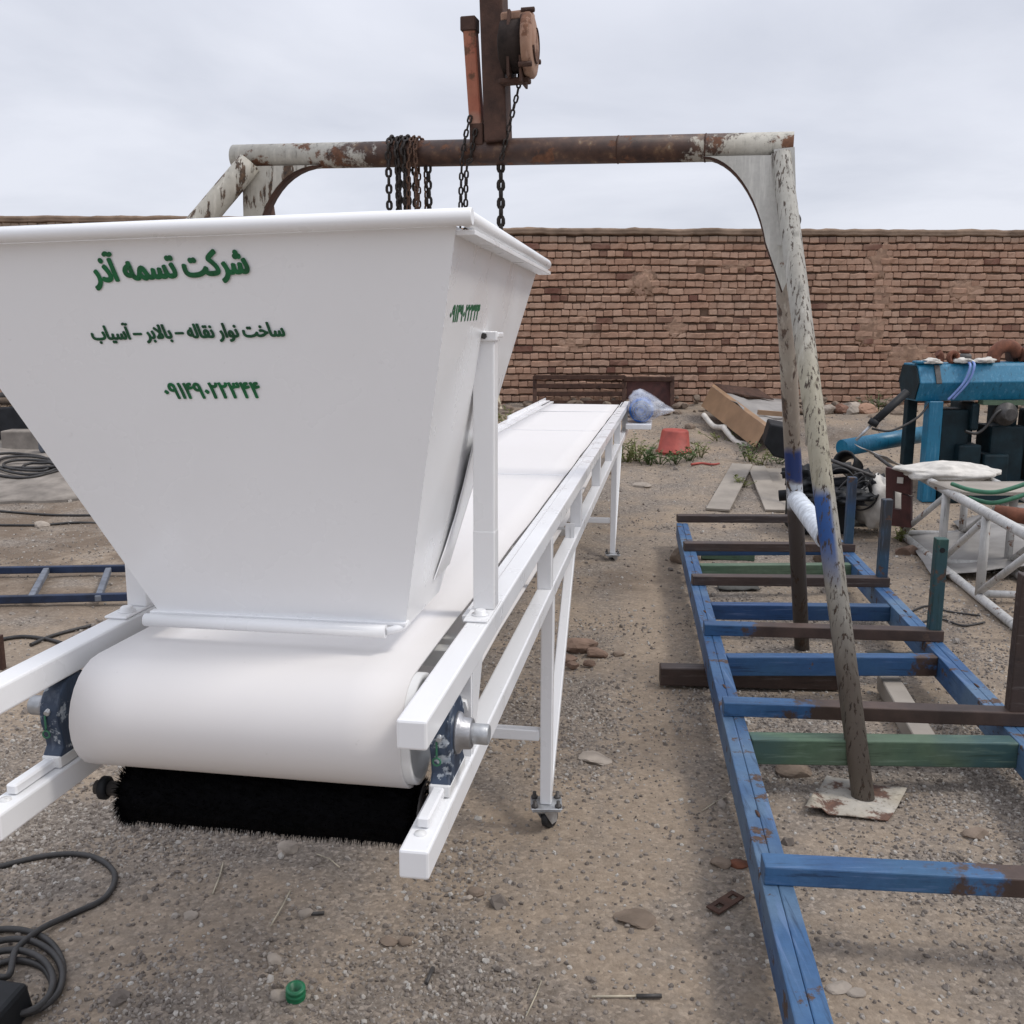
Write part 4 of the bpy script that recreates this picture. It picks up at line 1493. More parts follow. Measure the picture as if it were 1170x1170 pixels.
# ------------------------------------------------------------------ chains
def link_mesh(lk, wd, r):
    pts = []
    hl, hw = lk / 2 - wd / 2, wd / 2 - r
    for i in range(5):
        a_ = math.pi * i / 4
        pts.append(Vector((hw * math.cos(a_), 0, hl + hw * math.sin(a_))))
    for i in range(5):
        a_ = math.pi + math.pi * i / 4
        pts.append(Vector((hw * math.cos(a_), 0, -hl + hw * math.sin(a_))))
    m_ = MB().tube(pts, r, 6, closed=True)
    me_ = bpy.data.meshes.new('link')
    me_.from_pydata([tuple(v) for v in m_.v], [], m_.f)
    me_.polygons.foreach_set('use_smooth', [True] * len(m_.f))
    return me_


LM = {}


def chain(path, size, mat, label, name='chain', twist=0.0, group=None):
    lk, wd, r = size
    key = (size, mat.name)
    if key not in LM:
        LM[key] = link_mesh(lk, wd, r)
        LM[key].materials.append(mat)
    pts = spline(path, 10)
    pitch = lk - 2 * r
    root = thing(name, pts[-1], label, 'chain', group)
    d, nxt, k = 0.0, pitch / 2, 0
    for a_, b_ in zip(pts[:-1], pts[1:]):
        L_ = (b_ - a_).length
        while L_ > 1e-9 and nxt <= d + L_:
            p = a_.lerp(b_, (nxt - d) / L_)
            t = (b_ - a_).normalized()
            x_ = Vector((1, 0.3, 0))
            x_ = (x_ - t * x_.dot(t)).normalized()
            y_ = t.cross(x_)
            an = twist + (math.pi / 2 if k % 2 else 0.0) + random.uniform(-0.25, 0.25)
            xx = x_ * math.cos(an) + y_ * math.sin(an)
            yy = t.cross(xx)
            o_ = bpy.data.objects.new('link', LM[key])
            o_.matrix_basis = Matrix(((xx.x, yy.x, t.x, p.x), (xx.y, yy.y, t.y, p.y), (xx.z, yy.z, t.z, p.z), (0, 0, 0, 1)))
            COL.objects.link(o_)
            attach(o_, root)
            nxt += pitch
            k += 1
        d += L_
    return root


def on_beam(p):
    return GL.lerp(GR, p)


def drape(p, zf, zb, dx=0.0):
    """over the beam: down in front to zf, behind to zb"""
    b_ = on_beam(p)
    f_ = -GN
    r_ = 0.062
    out = [Vector((b_.x + f_.x * r_ + dx, b_.y + f_.y * r_, zf)), Vector((b_.x + f_.x * r_ + dx * 0.6, b_.y + f_.y * r_, b_.z - 0.1))]
    for a_ in (0, 45, 90, 135, 180):
        out.append(b_ + f_ * (r_ * math.cos(R(a_))) + Vector((0, 0, r_ * math.sin(R(a_)))))
    out += [Vector((b_.x - f_.x * r_ + dx * 0.5, b_.y - f_.y * r_, b_.z - 0.1)), Vector((b_.x - f_.x * r_ + dx, b_.y - f_.y * r_, zb))]
    return out


def beam_par(xpx, ypx):
    r = ray(xpx, ypx)
    # parameter on the beam axis nearest this direction
    best, bp = 1e9, 0
    for i in range(401):
        q = GL.lerp(GR, i / 400)
        e = (q - CAM).normalized().cross(r.normalized()).length
        if e < best:
            best, bp = e, i / 400
    return bp


BIG = (0.044, 0.030, 0.0060)
SML = (0.036, 0.022, 0.0042)
chain(drape(beam_par(450, 170), 1.55, 1.6, 0.0), BIG, CHAIN, 'heavy dark chain over the beam, first strand from the cream end')
chain(drape(beam_par(459, 170), 1.62, 1.6, 0.008), BIG, CHAIN, 'dark chain over the beam, second strand from the cream end', twist=0.6)
chain(drape(beam_par(466, 170), 1.50, 1.66, 0.012), BIG, CHAIN, 'dark chain over the beam slanting toward the thin rusty strands', twist=0.3)
chain(drape(beam_par(474, 170), 1.72, 1.6, -0.012), SML, CHAIN_R, 'thin brown chain looped over the middle of the strand bunch', twist=0.2)
chain(drape(beam_par(480, 170), 1.60, 1.7, 0.004), SML, CHAIN_R, 'rusty red-brown thin chain looped over the beam with a knot on top', twist=0.9)
hb = on_beam(beam_par(489, 170))
chain([hb - Vector((0, 0, 0.045)), Vector((hb.x, hb.y, 2.15)), Vector((hb.x + 0.01, hb.y, 1.5))], BIG, CHAIN, 'single dark chain hanging from the underside of the beam beside the strand bunch')
cf = ch0 - GN * 0.035
chain([cf + Vector((-0.02, 0, 0.10)), cf + Vector((-0.045, 0, 0.0)), cf + Vector((-0.06, 0, -0.15)), cf + Vector((-0.075, 0.0, -0.75))], SML, CHAIN, 'slim pale-worn chain hanging from the orange channel foot, outer strand')
chain([cf + Vector((0.0, 0, 0.05)), cf + Vector((-0.022, 0, -0.06)), cf + Vector((-0.04, 0, -0.15)), cf + Vector((-0.05, 0.0, -0.75))], SML, CHAIN, 'slim chain hanging from the orange channel foot, strand nearer the mast', twist=0.5)
hb = on_beam(beam_par(572, 170))
chain([hb - Vector((0, 0, 0.04)), hb - Vector((0.0, 0, 0.30)), hb - Vector((0.004, 0, 0.80))], (0.052, 0.036, 0.0085), CHAIN, 'thickest dark load chain hanging straight down below the mast', twist=0.4)
c0 = hc - hn * 0.05 - hu * 0.02 - hs * 0.03
chain([c0 + hu * 0.07, c0 - hu * 0.10, c0 - hu * 0.20 - hn * 0.022, c0 - hu * 0.40 - hn * 0.075], SML, CHAIN, 'dark chain dropping out of the round hoist toward the mast foot')

# ------------------------------------------------------------------ blue frame lying on blocks
FZ, FH, FW = 0.20, 0.105, 0.080
fdir = Vector((0.117, 1.0, 0)).normalized()
frt = Vector((fdir.y, -fdir.x, 0))
FLo = Vector((0.545, 1.5, 0))                          # outer edge of the near-left rail
frame = thing('steel_frame', (1.2, 4.2, 0.0), 'long welded frame of worn blue box tubes with upright stakes lying on blocks', 'frame')


def FP(y, side, z):
    """point on the outer edge of the rails at distance y: side 0 left, 1 right"""
    x = 0.576 + 0.1177 * (y - 1.764)
    return Vector((x + (1.068 * side), y, z))


def rail(y0, y1, side, mat):
    # each rail is two channels welded toe to toe, the seam runs along its middle
    sg = 1 if side == 0 else -1
    for k_ in (0.25, 0.75):
        off = frt * (FW * k_) * sg
        a_, b_ = FP(y0, side, FZ - FH / 2) + off, FP(y1, side, FZ - FH / 2) + off
        MB().bar(a_, b_, FW / 2 - 0.0004, FH).build('rail_channel', mat, frame, 0.004, 2)


rail(1.35, 6.88, 0, BLUE_RAIL)
rail(1.35, 6.90, 1, BLUE_RAIL)
for k in range(5):   # rust streak ridge: the two channels of each rail are stitched together with weld beads
    y = 1.62 + k * 1.02
    for side in (0, 1):
        p = FP(y, side, FZ + 0.001) + frt * (FW / 2 - 0.004) * (1 if side == 0 else -1)
        MB().blob(p, (0.006, 0.028, 0.0035), k + side * 9, 1, 0.3).build('weld_bead', RUST, frame)


def cross(y, z, h, w, mat, x0=0.0, x1=0.0, dy=0.0, name='cross_member'):
    a_, b_ = FP(y, 0, z), FP(y + dy, 1, z)
    a_ += frt * (FW + 0.001 + x0)
    b_ -= frt * (FW + 0.001 - x1)
    return MB().bar(a_, b_, w, h).build(name, mat, frame, 0.005, 2)


LOWZ = FZ - 0.047
cross(3.20, LOWZ, 0.092, 0.07, GREENISH, dy=-0.05)
cross(4.05, LOWZ, 0.086, 0.06, blue_brown(1.72), dy=-0.02)
cross(4.86, LOWZ, 0.080, 0.06, BLUE_DARK, dy=-0.05)
cross(5.70, LOWZ, 0.075, 0.06, GREENISH, dy=0.0)
cross(6.22, LOWZ, 0.060, 0.05, BLUE_DARK, dy=0.0)
# upper tubes lying across both rails, each ending in a stake
UZ = FZ + 0.0265


def upper(y, dy, mat, over=0.0, w=0.07):
    a_, b_ = FP(y, 0, UZ) + frt * 0.004, FP(y + dy, 1, UZ) + frt * over
    MB().bar(a_, b_, w, 0.052).build('cross_tube', mat, frame, 0.004, 2)
    return b_


ends = [(2.30, -0.10, blue_brown(1.17)), (3.39, -0.10, blue_brown(0.98)), (4.33, -0.10, blue_brown(1.05)), (5.20, -0.04, BROWNT), (6.02, -0.03, BROWNT), (6.92, -0.02, BROWNT)]
st_h = [0.46, 0.55, 0.47, 0.48, 0.47, 0.0]
for (y, dy, mt), hgt in zip(ends, st_h):
    e = upper(y, dy, mt)
    if hgt:
        b_ = e - frt * 0.036
        mt2 = STAKE_MAT if y < 4.5 else BLUE_DARK
        stk = MB().bar(Vector((b_.x, b_.y, FZ + 0.001)) - fdir * 0.0, Vector((b_.x, b_.y, FZ + hgt)), 0.052, 0.052, fdir).build('stake', (BROWNT if y < 4 else STAKE_MAT if y < 4.5 else STAKE_BLUE), frame, 0.004, 2)
        if 4 < y < 4.5:
            MB().lathe(Vector((b_.x, b_.y, FZ + hgt - 0.05)) - fdir * 0.0265, -fdir, [(0, 0.012), (0.001, 0.012)], 12).build('bolt_hole', BLACK_PLASTIC, stk)
# blocks under it
p = FP(3.98, 0, 0)
tag(MB().bar(Vector((p.x - 0.17, 4.21, 0.047)), Vector((p.x + 0.62, 4.15, 0.047)), 0.075, 0.085).build('support_tube', BROWNT, None, 0.006, 2), 'dark weathered tube poking out under the left blue rail of the long frame', 'steel tube')
pb = G(1059, 790)
tag(MB().bar(Vector((1.545, 3.42, 0.045)), Vector((1.66, 4.12, 0.045)), 0.085, 0.075).build('support_board', BOARD, None, 0.004), 'pale grey plank laid under the right side of the blue frame', 'plank')
tag(MB().bar(FP(6.62, 0, 0.045) + frt * 0.16, FP(6.60, 0, 0.045) + frt * 0.52, 0.06, 0.075).build('scrap_tube', GREENISH, None, 0.005), 'short dark green tube offcut inside the far end of the blue frame', 'tube offcut')
for (y, sd) in ((1.75, 0), (6.55, 0), (6.5, 1), (1.8, 1)):
    p = FP(y, sd, 0) + frt * (0.04 if sd == 0 else -0.04)
    tag(MB().rock(Vector((p.x, p.y, 0.035)), (0.11, 0.08, 0.065), int(y * 7) + sd).build('support_stone', STONE_D), 'rough brown stone propping the blue frame at its %s %s corner' % ('near' if y < 3 else 'far', 'left' if sd == 0 else 'right'), 'stone')
# flattened tin under the front gantry leg
tc = Vector((1.175, 3.09, 0))
rows = []
outl = lambda a_, b_: tc + Vector((a_, b_, 0.019 + 0.022 * max(0, a_ - 0.10) / 0.1 * 0.4 + 0.010 * noise.noise(Vector((a_ * 9, b_ * 9, 2))) + (0.02 if a_ < -0.14 else 0)))
for j in range(9):
    t = j / 8
    row = []
    for i in range(11):
        q = i / 10
        l = Vector((-0.21, -0.10)).lerp(Vector((-0.055, 0.16)), t)
        r_ = Vector((0.045, -0.155)).lerp(Vector((0.185, 0.045)), t)
        pt = l.lerp(r_, q)
        jit = 0.012 * noise.noise(Vector((q * 5, t * 5, 8))) if (i in (0, 10) or j in (0, 8)) else 0
        row.append(outl(pt.x + jit, pt.y + jit))
    rows.append(row)
tag(MB().sheet(rows, 0.002, (0, 0, 1)).build('tin_sheet', TIN), 'crumpled flattened tin sheet under the foot of the front gantry leg', 'tin sheet')

# ------------------------------------------------------------------ things on the right
# white lattice truss
T0, T1 = Vector((2.96, 7.25, 0.03)), Vector((2.56, 4.2, 0.03))
tdir = (T1 - T0).normalized()
tside = Vector((-tdir.y, tdir.x, 0))
if tside.x < 0:
    tside = -tside
TH, TWd = 0.50, 0.42
truss = thing('lattice_truss', (2.9, 5.8, 0.0), 'white painted pipe lattice truss lying on the ground with sacks on it', 'truss')
LT = (T1 - T0).length
up_ = Vector((0, 0, 1))
for a_, h_ in ((0, 0), (0, TH), (TWd, 0), (TWd, TH)):
    MB().tube([T0 + tside * a_ + up_ * h_ - tdir * 0.04, T1 + tside * a_ + up_ * h_], 0.030 if h_ else 0.026, 12).build('chord', TRUSS_WHITE, truss)
k = 0
for d in (0.0, 0.95, 1.72, 2.48, LT):
    for a_ in (0, TWd):
        MB().tube([T0 + tdir * d + tside * a_, T0 + tdir * d + tside * a_ + up_ * TH], 0.026, 10).build('vertical', TRUSS_WHITE, truss)
    MB().tube([T0 + tdir * d + up_ * 0.02, T0 + tdir * d + tside * TWd + up_ * 0.02], 0.022, 10).build('crosspiece', TRUSS_WHITE, truss)
    k += 1
ds = (0.0, 0.95, 1.72, 2.48)
for d0, d1 in zip(ds[:-1], ds[1:]):
    for a_ in (0, TWd):
        MB().tube([T0 + tdir * d0 + tside * a_ + up_ * 0.03, T0 + tdir * d1 + tside * a_ + up_ * (TH - 0.03)], 0.020, 10).build('diagonal', TRUSS_WHITE, truss)
# sacks
for (x, y, Y, sz, sd, lab) in ((1084, 539, 6.85, (0.33, 0.24, 0.065), 2, 'flat white woven sack draped on the far end of the white truss'),
                               (1004, 575, 7.45, (0.17, 0.16, 0.20), 4, 'stuffed off-white sack standing behind the dark red bracket')):
    p = at(x, y, Y)
    tag(MB().blob(p, sz, sd, 4, 0.30, 1.5).build('woven_sack', SACK), lab, 'sack')
p = at(1130, 556, 6.3)
rows = [[p + Vector((-0.30 + 0.1 * i, -0.22 + 0.11 * j, 0.02 * noise.noise(Vector((i, j, 0))))) for i in range(8)] for j in range(5)]
tag(MB().sheet(rows, 0.02, (0, 0, 1)).build('board', BOARD), 'weathered grey board resting across the white truss below the green hoses', 'board')
for k_, (dz, lab) in enumerate(((0, 'upper green hose arc sagging across the white truss'), (1, 'lower green hose arc sagging across the white truss'))):
    y0 = 553 + 12 * k_
    ctr = [at(1088 + 8 * k_, y0, 6.2), at(1110 + 8 * k_, y0 + 7, 6.0), at(1140, y0 + 9, 5.9), at(1180, y0 - 3, 5.9)]
    tag(MB().tube(spline(ctr, 8), 0.014, 8).build('green_hose', GREEN_BAND), lab, 'hose')
p = at(1152, 586, 5.7)
tag(MB().tube([p + Vector((-0.06, 0.05, 0.0)), p + Vector((0.22, -0.1, -0.03))], [0.04, 0.055], 16).build('pipe_roll', PIPE_RUST), 'short rusty brown pipe roll resting against the truss top rail', 'pipe')
for k_, (q, dz, lab) in enumerate((((1085, 640), 0.0, 'large dusty grey metal sheet lying on the ground under the truss'), ((1140, 620), 0.0, 'second dusty sheet leaning inside the truss near its open end'))):
    p = G(*q)
    rows = [[Vector((p.x - 0.35 + 0.14 * i + 0.05 * j, p.y - 0.55 + 0.2 * j, p.z + 0.03 + (0.05 + 0.05 * k_) * i * 0.35 + 0.01 * noise.noise(Vector((i * 0.7, j * 0.7, k_))))) for i in range(7)] for j in range(7)]
    tag(MB().sheet(rows, 0.003, (0, 0, 1)).build('metal_sheet', PALE_SHEET), lab, 'metal sheet')
# dark red bracket plate
p0, p1 = at(1012, 600, 7.1), at(1012, 534, 7.1)
br = MB()
rt = Vector((0.145, -0.10, 0))
lr = lambda a_, b_: p0.lerp(p1, b_) + rt * a_ - up_ * 0.03 * a_ * b_
br.prism([lr(0, 0), lr(1, 0), lr(1, 0.56), lr(0.62, 0.60), lr(0.62, 0.30), lr(0.30, 0.30), lr(0.30, 0.62), lr(1, 0.60), lr(1, 1), lr(0, 1)], Vector((0.03, 0.04, 0)))
bro = br.build('bracket_plate', OXIDE, None)
tag(bro, 'dark red oxide steel bracket standing on edge beside the truss end', 'bracket')
c_ = p1 + rt * 0.62 - up_ * 0.085
MB().prism([c_ + rt * a_ + up_ * b_ - Vector((0.002, 0.003, 0)) for a_, b_ in ((-0.12, -0.022), (0.12, -0.022), (0.12, 0.022), (-0.12, 0.022))], Vector((-0.003, -0.004, 0))).build('tape_patch', SACK, bro)

# blue machine
mach = thing('blue_machine', (4.3, 8.7, gh(4.3, 8.7)), 'blue painted hydraulic press unit with long tank, legs and dark pumps under it', 'machine')
Y0 = 8.5
tl, tr_ = at(1052, 421, Y0), at(1300, 417, Y0)
ex = (tr_ - tl).normalized()
ey = Vector((-ex.y, ex.x, 0)).normalized()
if ey.y < 0:
    ey = -ey
prof = [(0.0, 0.0), (0.0, -0.0), (-0.015, -0.125), (0.0, -0.27), (0.16, -0.31), (0.42, -0.27), (0.46, -0.10), (0.40, 0.075), (0.10, 0.075)]
prof = [(0.05, 0.010), (-0.025, -0.125), (0.045, -0.285), (0.34, -0.285), (0.45, -0.128), (0.38, 0.035), (0.08, 0.035)]
MB().prism([tl + ey * a_ + up_ * b_ for a_, b_ in prof], ex * 2.0).build('tank', MACH_BLUE, mach, 0.008, 2)
MB().prism([tl + ey * a_ * 1.001 + up_ * b_ - ex * 0.012 for a_, b_ in ((0.06, 0.0), (-0.01, -0.125), (0.06, -0.27), (0.33, -0.27), (0.43, -0.128), (0.37, 0.02), (0.09, 0.02))], ex * 0.010).build('end_cap', MACH_DARK, mach)
MB().bar(tl + ex * 0.155 + ey * 0.045 + up_ * 0.02, tl + ex * 0.155 - ey * 0.034 - up_ * 0.13, 0.045, 0.012, -ey).build('strap', DARK_STEEL, mach)
MB().bar(tl + ex * 0.03 + ey * 0.10 + up_ * 0.037, tl + ex * 0.03 + ey * 0.10 + up_ * 0.062, 0.10, 0.10, (0, 1, 0)).build('filler_cap', MACH_BLUE, mach, 0.006)
zg = gh(3.6, 8.6) - 0.02
for px_, dy_, w_, mt in ((0.150, 0.03, 0.12, MACH_BLUE), (0.10, 0.40, 0.09, MACH_DARK), (1.75, 0.03, 0.12, MACH_BLUE), (1.75, 0.40, 0.09, MACH_DARK)):
    q = tl + ex * px_ + ey * dy_
    MB().bar(Vector((q.x, q.y, zg)), Vector((q.x, q.y, tl.z - 0.28)), w_, w_, (0, 1, 0)).build('leg', mt, mach, 0.006)
for k_, (a_, w_, h0, h1, dd) in enumerate(((0.26, 0.26, 0.0, 0.80, 0.12), (0.54, 0.10, 0.0, 0.86, 0.30), (0.70, 0.30, 0.0, 0.66, 0.08), (0.84, 0.14, 0.6, 0.84, 0.20), (1.05, 0.5, 0.0, 0.80, 0.05), (0.40, 0.20, 0.0, 0.50, 0.02), (0.62, 0.22, 0.1, 0.42, 0.0), (0.22, 0.9, 0.0, 0.18, -0.08), (0.50, 0.07, 0.62, 0.86, 0.05))):
    q = tl + ex * a_ + ey * dd
    MB().box((q.x, q.y, zg + h0), (q.x + w_, q.y + 0.3, zg + h1)).build('pump_housing', MACH_DARK, mach, 0.02, 2)
q = tl + ex * 0.75 - up_ * 0.40
MB().lathe(q, -ey, [(0, 0.10), (0.05, 0.10), (0.06, 0.05), (0.12, 0.05)], 18).build('pump_flange', DARK_STEEL, mach)
MB().bar(tl + ex * 0.55 + ey * 0.02 - up_ * 0.30, tl + ex * 1.5 + ey * 0.02 - up_ * 0.32, 0.10, 0.04).build('drip_tray', GREENISH, mach)
hose_a = spline([tl + ex * 0.42 + ey * 0.10 + up_ * 0.05, tl + ex * 0.41 - ey * 0.03 + up_ * 0.02, tl + ex * 0.36 - ey * 0.05 - up_ * 0.12, tl + ex * 0.24 - ey * 0.04 - up_ * 0.27], 8)
MB().tube(hose_a, 0.011, 8).build('hose', BLUE_HOSE, mach)
MB().tube([p + ex * 0.035 + up_ * 0.004 for p in hose_a], 0.011, 8).build('hose', BLUE_HOSE, mach)
MB().tube(spline([tl + ex * 0.80 - up_ * 0.35, tl + ex * 0.66 - ey * 0.06 - up_ * 0.38, tl + ex * 0.58 - ey * 0.06 - up_ * 0.50, tl + ex * 0.50 - ey * 0.06 - up_ * 0.56, tl + ex * 0.40 - ey * 0.06 - up_ * 0.54], 8), 0.013, 8).build('hose', CABLE, mach)
MB().tube(spline([tl + ex * 0.10 - up_ * 0.30, tl + ex * -0.02 - ey * 0.05 - up_ * 0.42, tl + ex * -0.25 - ey * 0.1 - up_ * 0.52, tl + ex * -0.42 - ey * 0.1 - up_ * 0.50], 8), 0.010, 8).build('hose', CABLE, mach)
# rusty fittings lying on the tank
zt = tl.z + 0.036


def elbow(p, ax, a0, a1, Rr, r, name, lab, mat=PIPE_RUST):
    ax = Vector(ax).normalized()
    e1 = ax.orthogonal().normalized()
    e2 = ax.cross(e1)
    pts = [p + (e1 * math.cos(R(t)) + e2 * math.sin(R(t))) * Rr for t in [a0 + (a1 - a0) * i / 10 for i in range(11)]]
    o_ = MB().tube(pts, r, 16).build(name, mat)
    return tag(o_, lab, 'pipe fitting')


tt = lambda a_, b_, z_: tl + ex * a_ + ey * b_ + up_ * (0.036 + z_)
elbow(tt(0.19, 0.16, 0.045), (0.3, -0.9, 0.1), -30, 200, 0.05, 0.034, 'pipe_elbow', 'rusty pipe elbow on the blue tank, nearest its filler cap')
tag(MB().lathe(tt(0.31, 0.12, 0.05), (0.25, -0.95, 0), [(0, 0.055), (0.02, 0.062), (0.04, 0.055), (0.04, 0.03), (0.0, 0.03)], 24).build('pipe_flange', PIPE_RUST), 'rusty ring flange with a round bore standing on the blue tank', 'pipe fitting')
tag(MB().lathe(tt(0.39, 0.16, 0.04), (0.9, -0.2, 0), [(0, 0.03), (0.02, 0.04), (0.09, 0.04), (0.10, 0.03)], 18).build('pipe_coupling', DARK_STEEL), 'dark pipe coupling lying between the flange and the rags on the tank', 'pipe fitting')
tag(MB().lathe(tt(0.46, 0.20, 0.0), (0, 0, 1), [(0, 0.035), (0.08, 0.035), (0.085, 0.045), (0.11, 0.045)], 18).build('pipe_stub', PIPE_RUST), 'short upright rusty pipe stub on the blue tank behind the rags', 'pipe fitting')
elbow(tt(0.80, 0.16, 0.02), (0.15, -1, 0), 150, 330, 0.12, 0.058, 'pipe_bend', 'big rusty pipe bend arching on the blue tank')
tag(MB().tube([tt(0.92, 0.14, 0.06), tt(1.3, 0.14, 0.06)], 0.06, 16).build('rusty_pipe', PIPE_RUST), 'rusty pipe length lying on the blue tank beyond the big bend', 'pipe')
tag(MB().tube([tt(0.90, 0.30, 0.03), tt(1.3, 0.30, 0.13)], 0.07, 16).build('rusty_cylinder', RUST), 'dark rusty cylinder lying at the back of the blue tank', 'pipe')
for k_, (a_, lab) in enumerate(((0.12, 'pale crumpled rag under the rusty elbow on the tank'), (0.40, 'white crumpled rag on the tank below the pale hoses'), (0.58, 'off-white rag on the blue tank against the big pipe bend'))):
    tag(MB().blob(tt(a_, 0.08, 0.015), (0.085, 0.07, 0.030), 20 + k_, 3, 0.5, 2.4, flat=-0.014).build('rag', SACK), lab, 'rag')
# blue pipe and black strut beside the machine
tag(MB().tube([at(962, 512, 8.9), at(1068, 494, 9.4)], 0.078, 20).build('blue_pipe', MACH_BLUE), 'blue painted pipe lying behind the legs of the blue machine', 'pipe')
sr = thing('gas_strut', at(985, 494, 8.3), 'black hydraulic strut leaning from the junk up to the blue machine', 'strut')
MB().tube([at(998, 483, 8.3), at(1036, 448, 8.4)], 0.035, 12).build('cylinder', BLACK_PLASTIC, sr)
MB().tube([at(978, 503, 8.3), at(998, 483, 8.3)], 0.012, 10).build('rod', GALV, sr)
MB().tube([at(996, 486, 8.3), at(1000, 480, 8.3)], 0.042, 12).build('collar', BLACK_PLASTIC, sr)
# black plastic pipes and drum scrap between the gantry legs and the truss
p = at(966, 528, 7.8)
tag(MB().lathe(p, (-0.55, -0.7, 0.35), [(-0.20, 0.085), (0.0, 0.085), (0.03, 0.092), (0.034, 0.075), (-0.1, 0.07)], 22, False).build('black_duct', BLACK_PLASTIC), 'short wide black pipe with its open mouth up on the scrap heap', 'pipe')
for k_, (q, r_) in enumerate((((938, 540), 0.045), ((950, 556), 0.05), ((934, 566), 0.045))):
    p = at(q[0], q[1], 7.7)
    tag(MB().tube([p + Vector((-0.28, 0.1, -0.02)), p + Vector((0.22, -0.06, 0.05))], r_, 14).build('black_pipe', BLACK_PLASTIC), ('uppermost', 'middle', 'lowest')[k_] + ' of the black pipes heaped behind the front gantry leg', 'pipe')
p = at(955, 586, 7.4)
tag(MB().box((p.x - 0.30, p.y, 0.0), (p.x + 0.16, p.y + 0.35, 0.34)).build('black_crate', BLACK_PLASTIC, None, 0.03, 2), 'black plastic bin standing behind the blue stake and gantry legs', 'bin')
p = G(985, 596)
tag(MB().blob(p + Vector((0, 0, 0.03)), (0.30, 0.18, 0.09), 8, 4, 0.45, 2.6, flat=-0.05).build('dark_cloth', RAG), 'heap of dusty dark cloth on the ground beside the black bin', 'cloth')
for k_, (x_, y_, Y_, sz, lab) in enumerate(((925, 548, 7.5, (0.16, 0.12, 0.10), 'crumpled black sheeting behind the front gantry leg'), (962, 568, 7.3, (0.22, 0.14, 0.06), 'crumpled black sheeting spread on top of the black bin'), (990, 560, 7.5, (0.10, 0.12, 0.16), 'crumpled dark sheeting between the bin and the pale sack'))):
    tag(MB().blob(at(x_, y_, Y_), sz, 41 + k_, 4, 0.6, 2.6).build('black_sheeting', BLACK_PLASTIC), lab, 'sheeting')
for k_, (x0_, y0_, x1_, y1_, lab) in enumerate(((934, 520, 1000, 545, 'black rod lying across the top of the scrap'), (1000, 520, 1035, 546, 'black rod reaching from the torn plastic to the bracket'), (920, 556, 975, 574, 'black rod low in the scrap beside the gantry leg'))):
    tag(MB().tube([at(x0_, y0_, 7.6), at(x1_, y1_, 7.3)], 0.014, 8).build('black_rod', DARK_STEEL), lab, 'rod')
tag(MB().bar(at(905, 478, 8.6), at(914, 556, 8.3), 0.06, 0.012, (0, 1, 0)).build('pale_strip', BOARD), 'pale upright strip leaning between the two right gantry legs', 'strip')
for k_ in range(4):
    a_ = at(960 + 9 * k_, 552 + 5 * k_, 7.3)
    pts = [a_ + Vector((0.11 * math.cos(t * 0.62) * (1 - 0.03 * t), 0.02 * t * 0.3, 0.11 * math.sin(t * 0.62 + k_))) for t in range(12)]
    tag(MB().tube(spline(pts, 4), 0.007, 6).build('wire_loop', CABLE), ('loop of black wire hung on the scrap, nearest the gantry leg', 'second loop of black wire over the scrap pipes', 'third loop of black wire in front of the pale sack', 'loop of black wire touching the dark red bracket')[k_], 'wire')
p = at(1003, 512, 7.9)
rows = [[p + Vector((-0.12 + 0.07 * i, -0.15 + 0.09 * j, 0.035 * noise.noise(Vector((i * 0.9, j * 0.9, 4))) - 0.03 * i)) for i in range(7)] for j in range(5)]
tag(MB().sheet(rows, 0.004, (0, 0, 1)).build('torn_plastic', PALE_SHEET), 'torn pale plastic sheet between the strut and the dark red bracket', 'plastic sheet')
p = at(929, 494, 9.6)
tag(MB().box((p.x - 0.05, p.y, p.z - 0.14), (p.x + 0.05, p.y + 0.09, p.z + 0.10)).build('wood_stump', BOARD, None, 0.012), 'short upright brown wood stump behind the front gantry leg', 'wood block')
p = at(897, 508, 9.0)
mbx = MB().prism([at(x_, y_, 9.0) for x_, y_ in ((880, 484), (900, 488), (914, 500), (910, 528), (884, 522), (873, 508))], Vector((0.05, 0.30, 0.02)))
tag(mbx.build('black_bin', BLACK_PLASTIC, None, 0.015, 2), 'black plastic tub tipped on its side by the brown sheet metal box', 'tub')
# leaning rack against the wall
rk = thing('rusty_rack', at(660, 470, 12.2), 'dark rusty slatted steel rack leaning against the brick wall behind the conveyor head', 'rack')
for x_ in (611, 713, 768):
    MB().bar(at(x_, 482, 12.2), at(x_, 430, 12.35), 0.05, 0.04).build('post', RUST, rk)
for y_, x0_, x1_ in ((431, 610, 714), (441, 611, 713), (450, 611, 713), (460, 611, 713), (470, 611, 713), (433, 713, 769), (478, 713, 769)):
    MB().bar(at(x0_, y_, 12.30), at(x1_, y_, 12.30), 0.03, 0.055).build('slat', RUST, rk, 0.004)
MB().prism([at(716, 436, 12.36), at(766, 436, 12.36), at(768, 478, 12.30), at(716, 478, 12.30)], Vector((0, 0.01, 0))).build('back_sheet', OXIDE, rk)
tag(MB().tube(spline([at(568, 452, 12.3), at(571, 466, 12.2), at(579, 480, 12.0)], 6), 0.03, 8).build('leaning_branch', DRYSTRAW), 'pale curved branch leaning at the foot of the wall beside the hopper post', 'branch')
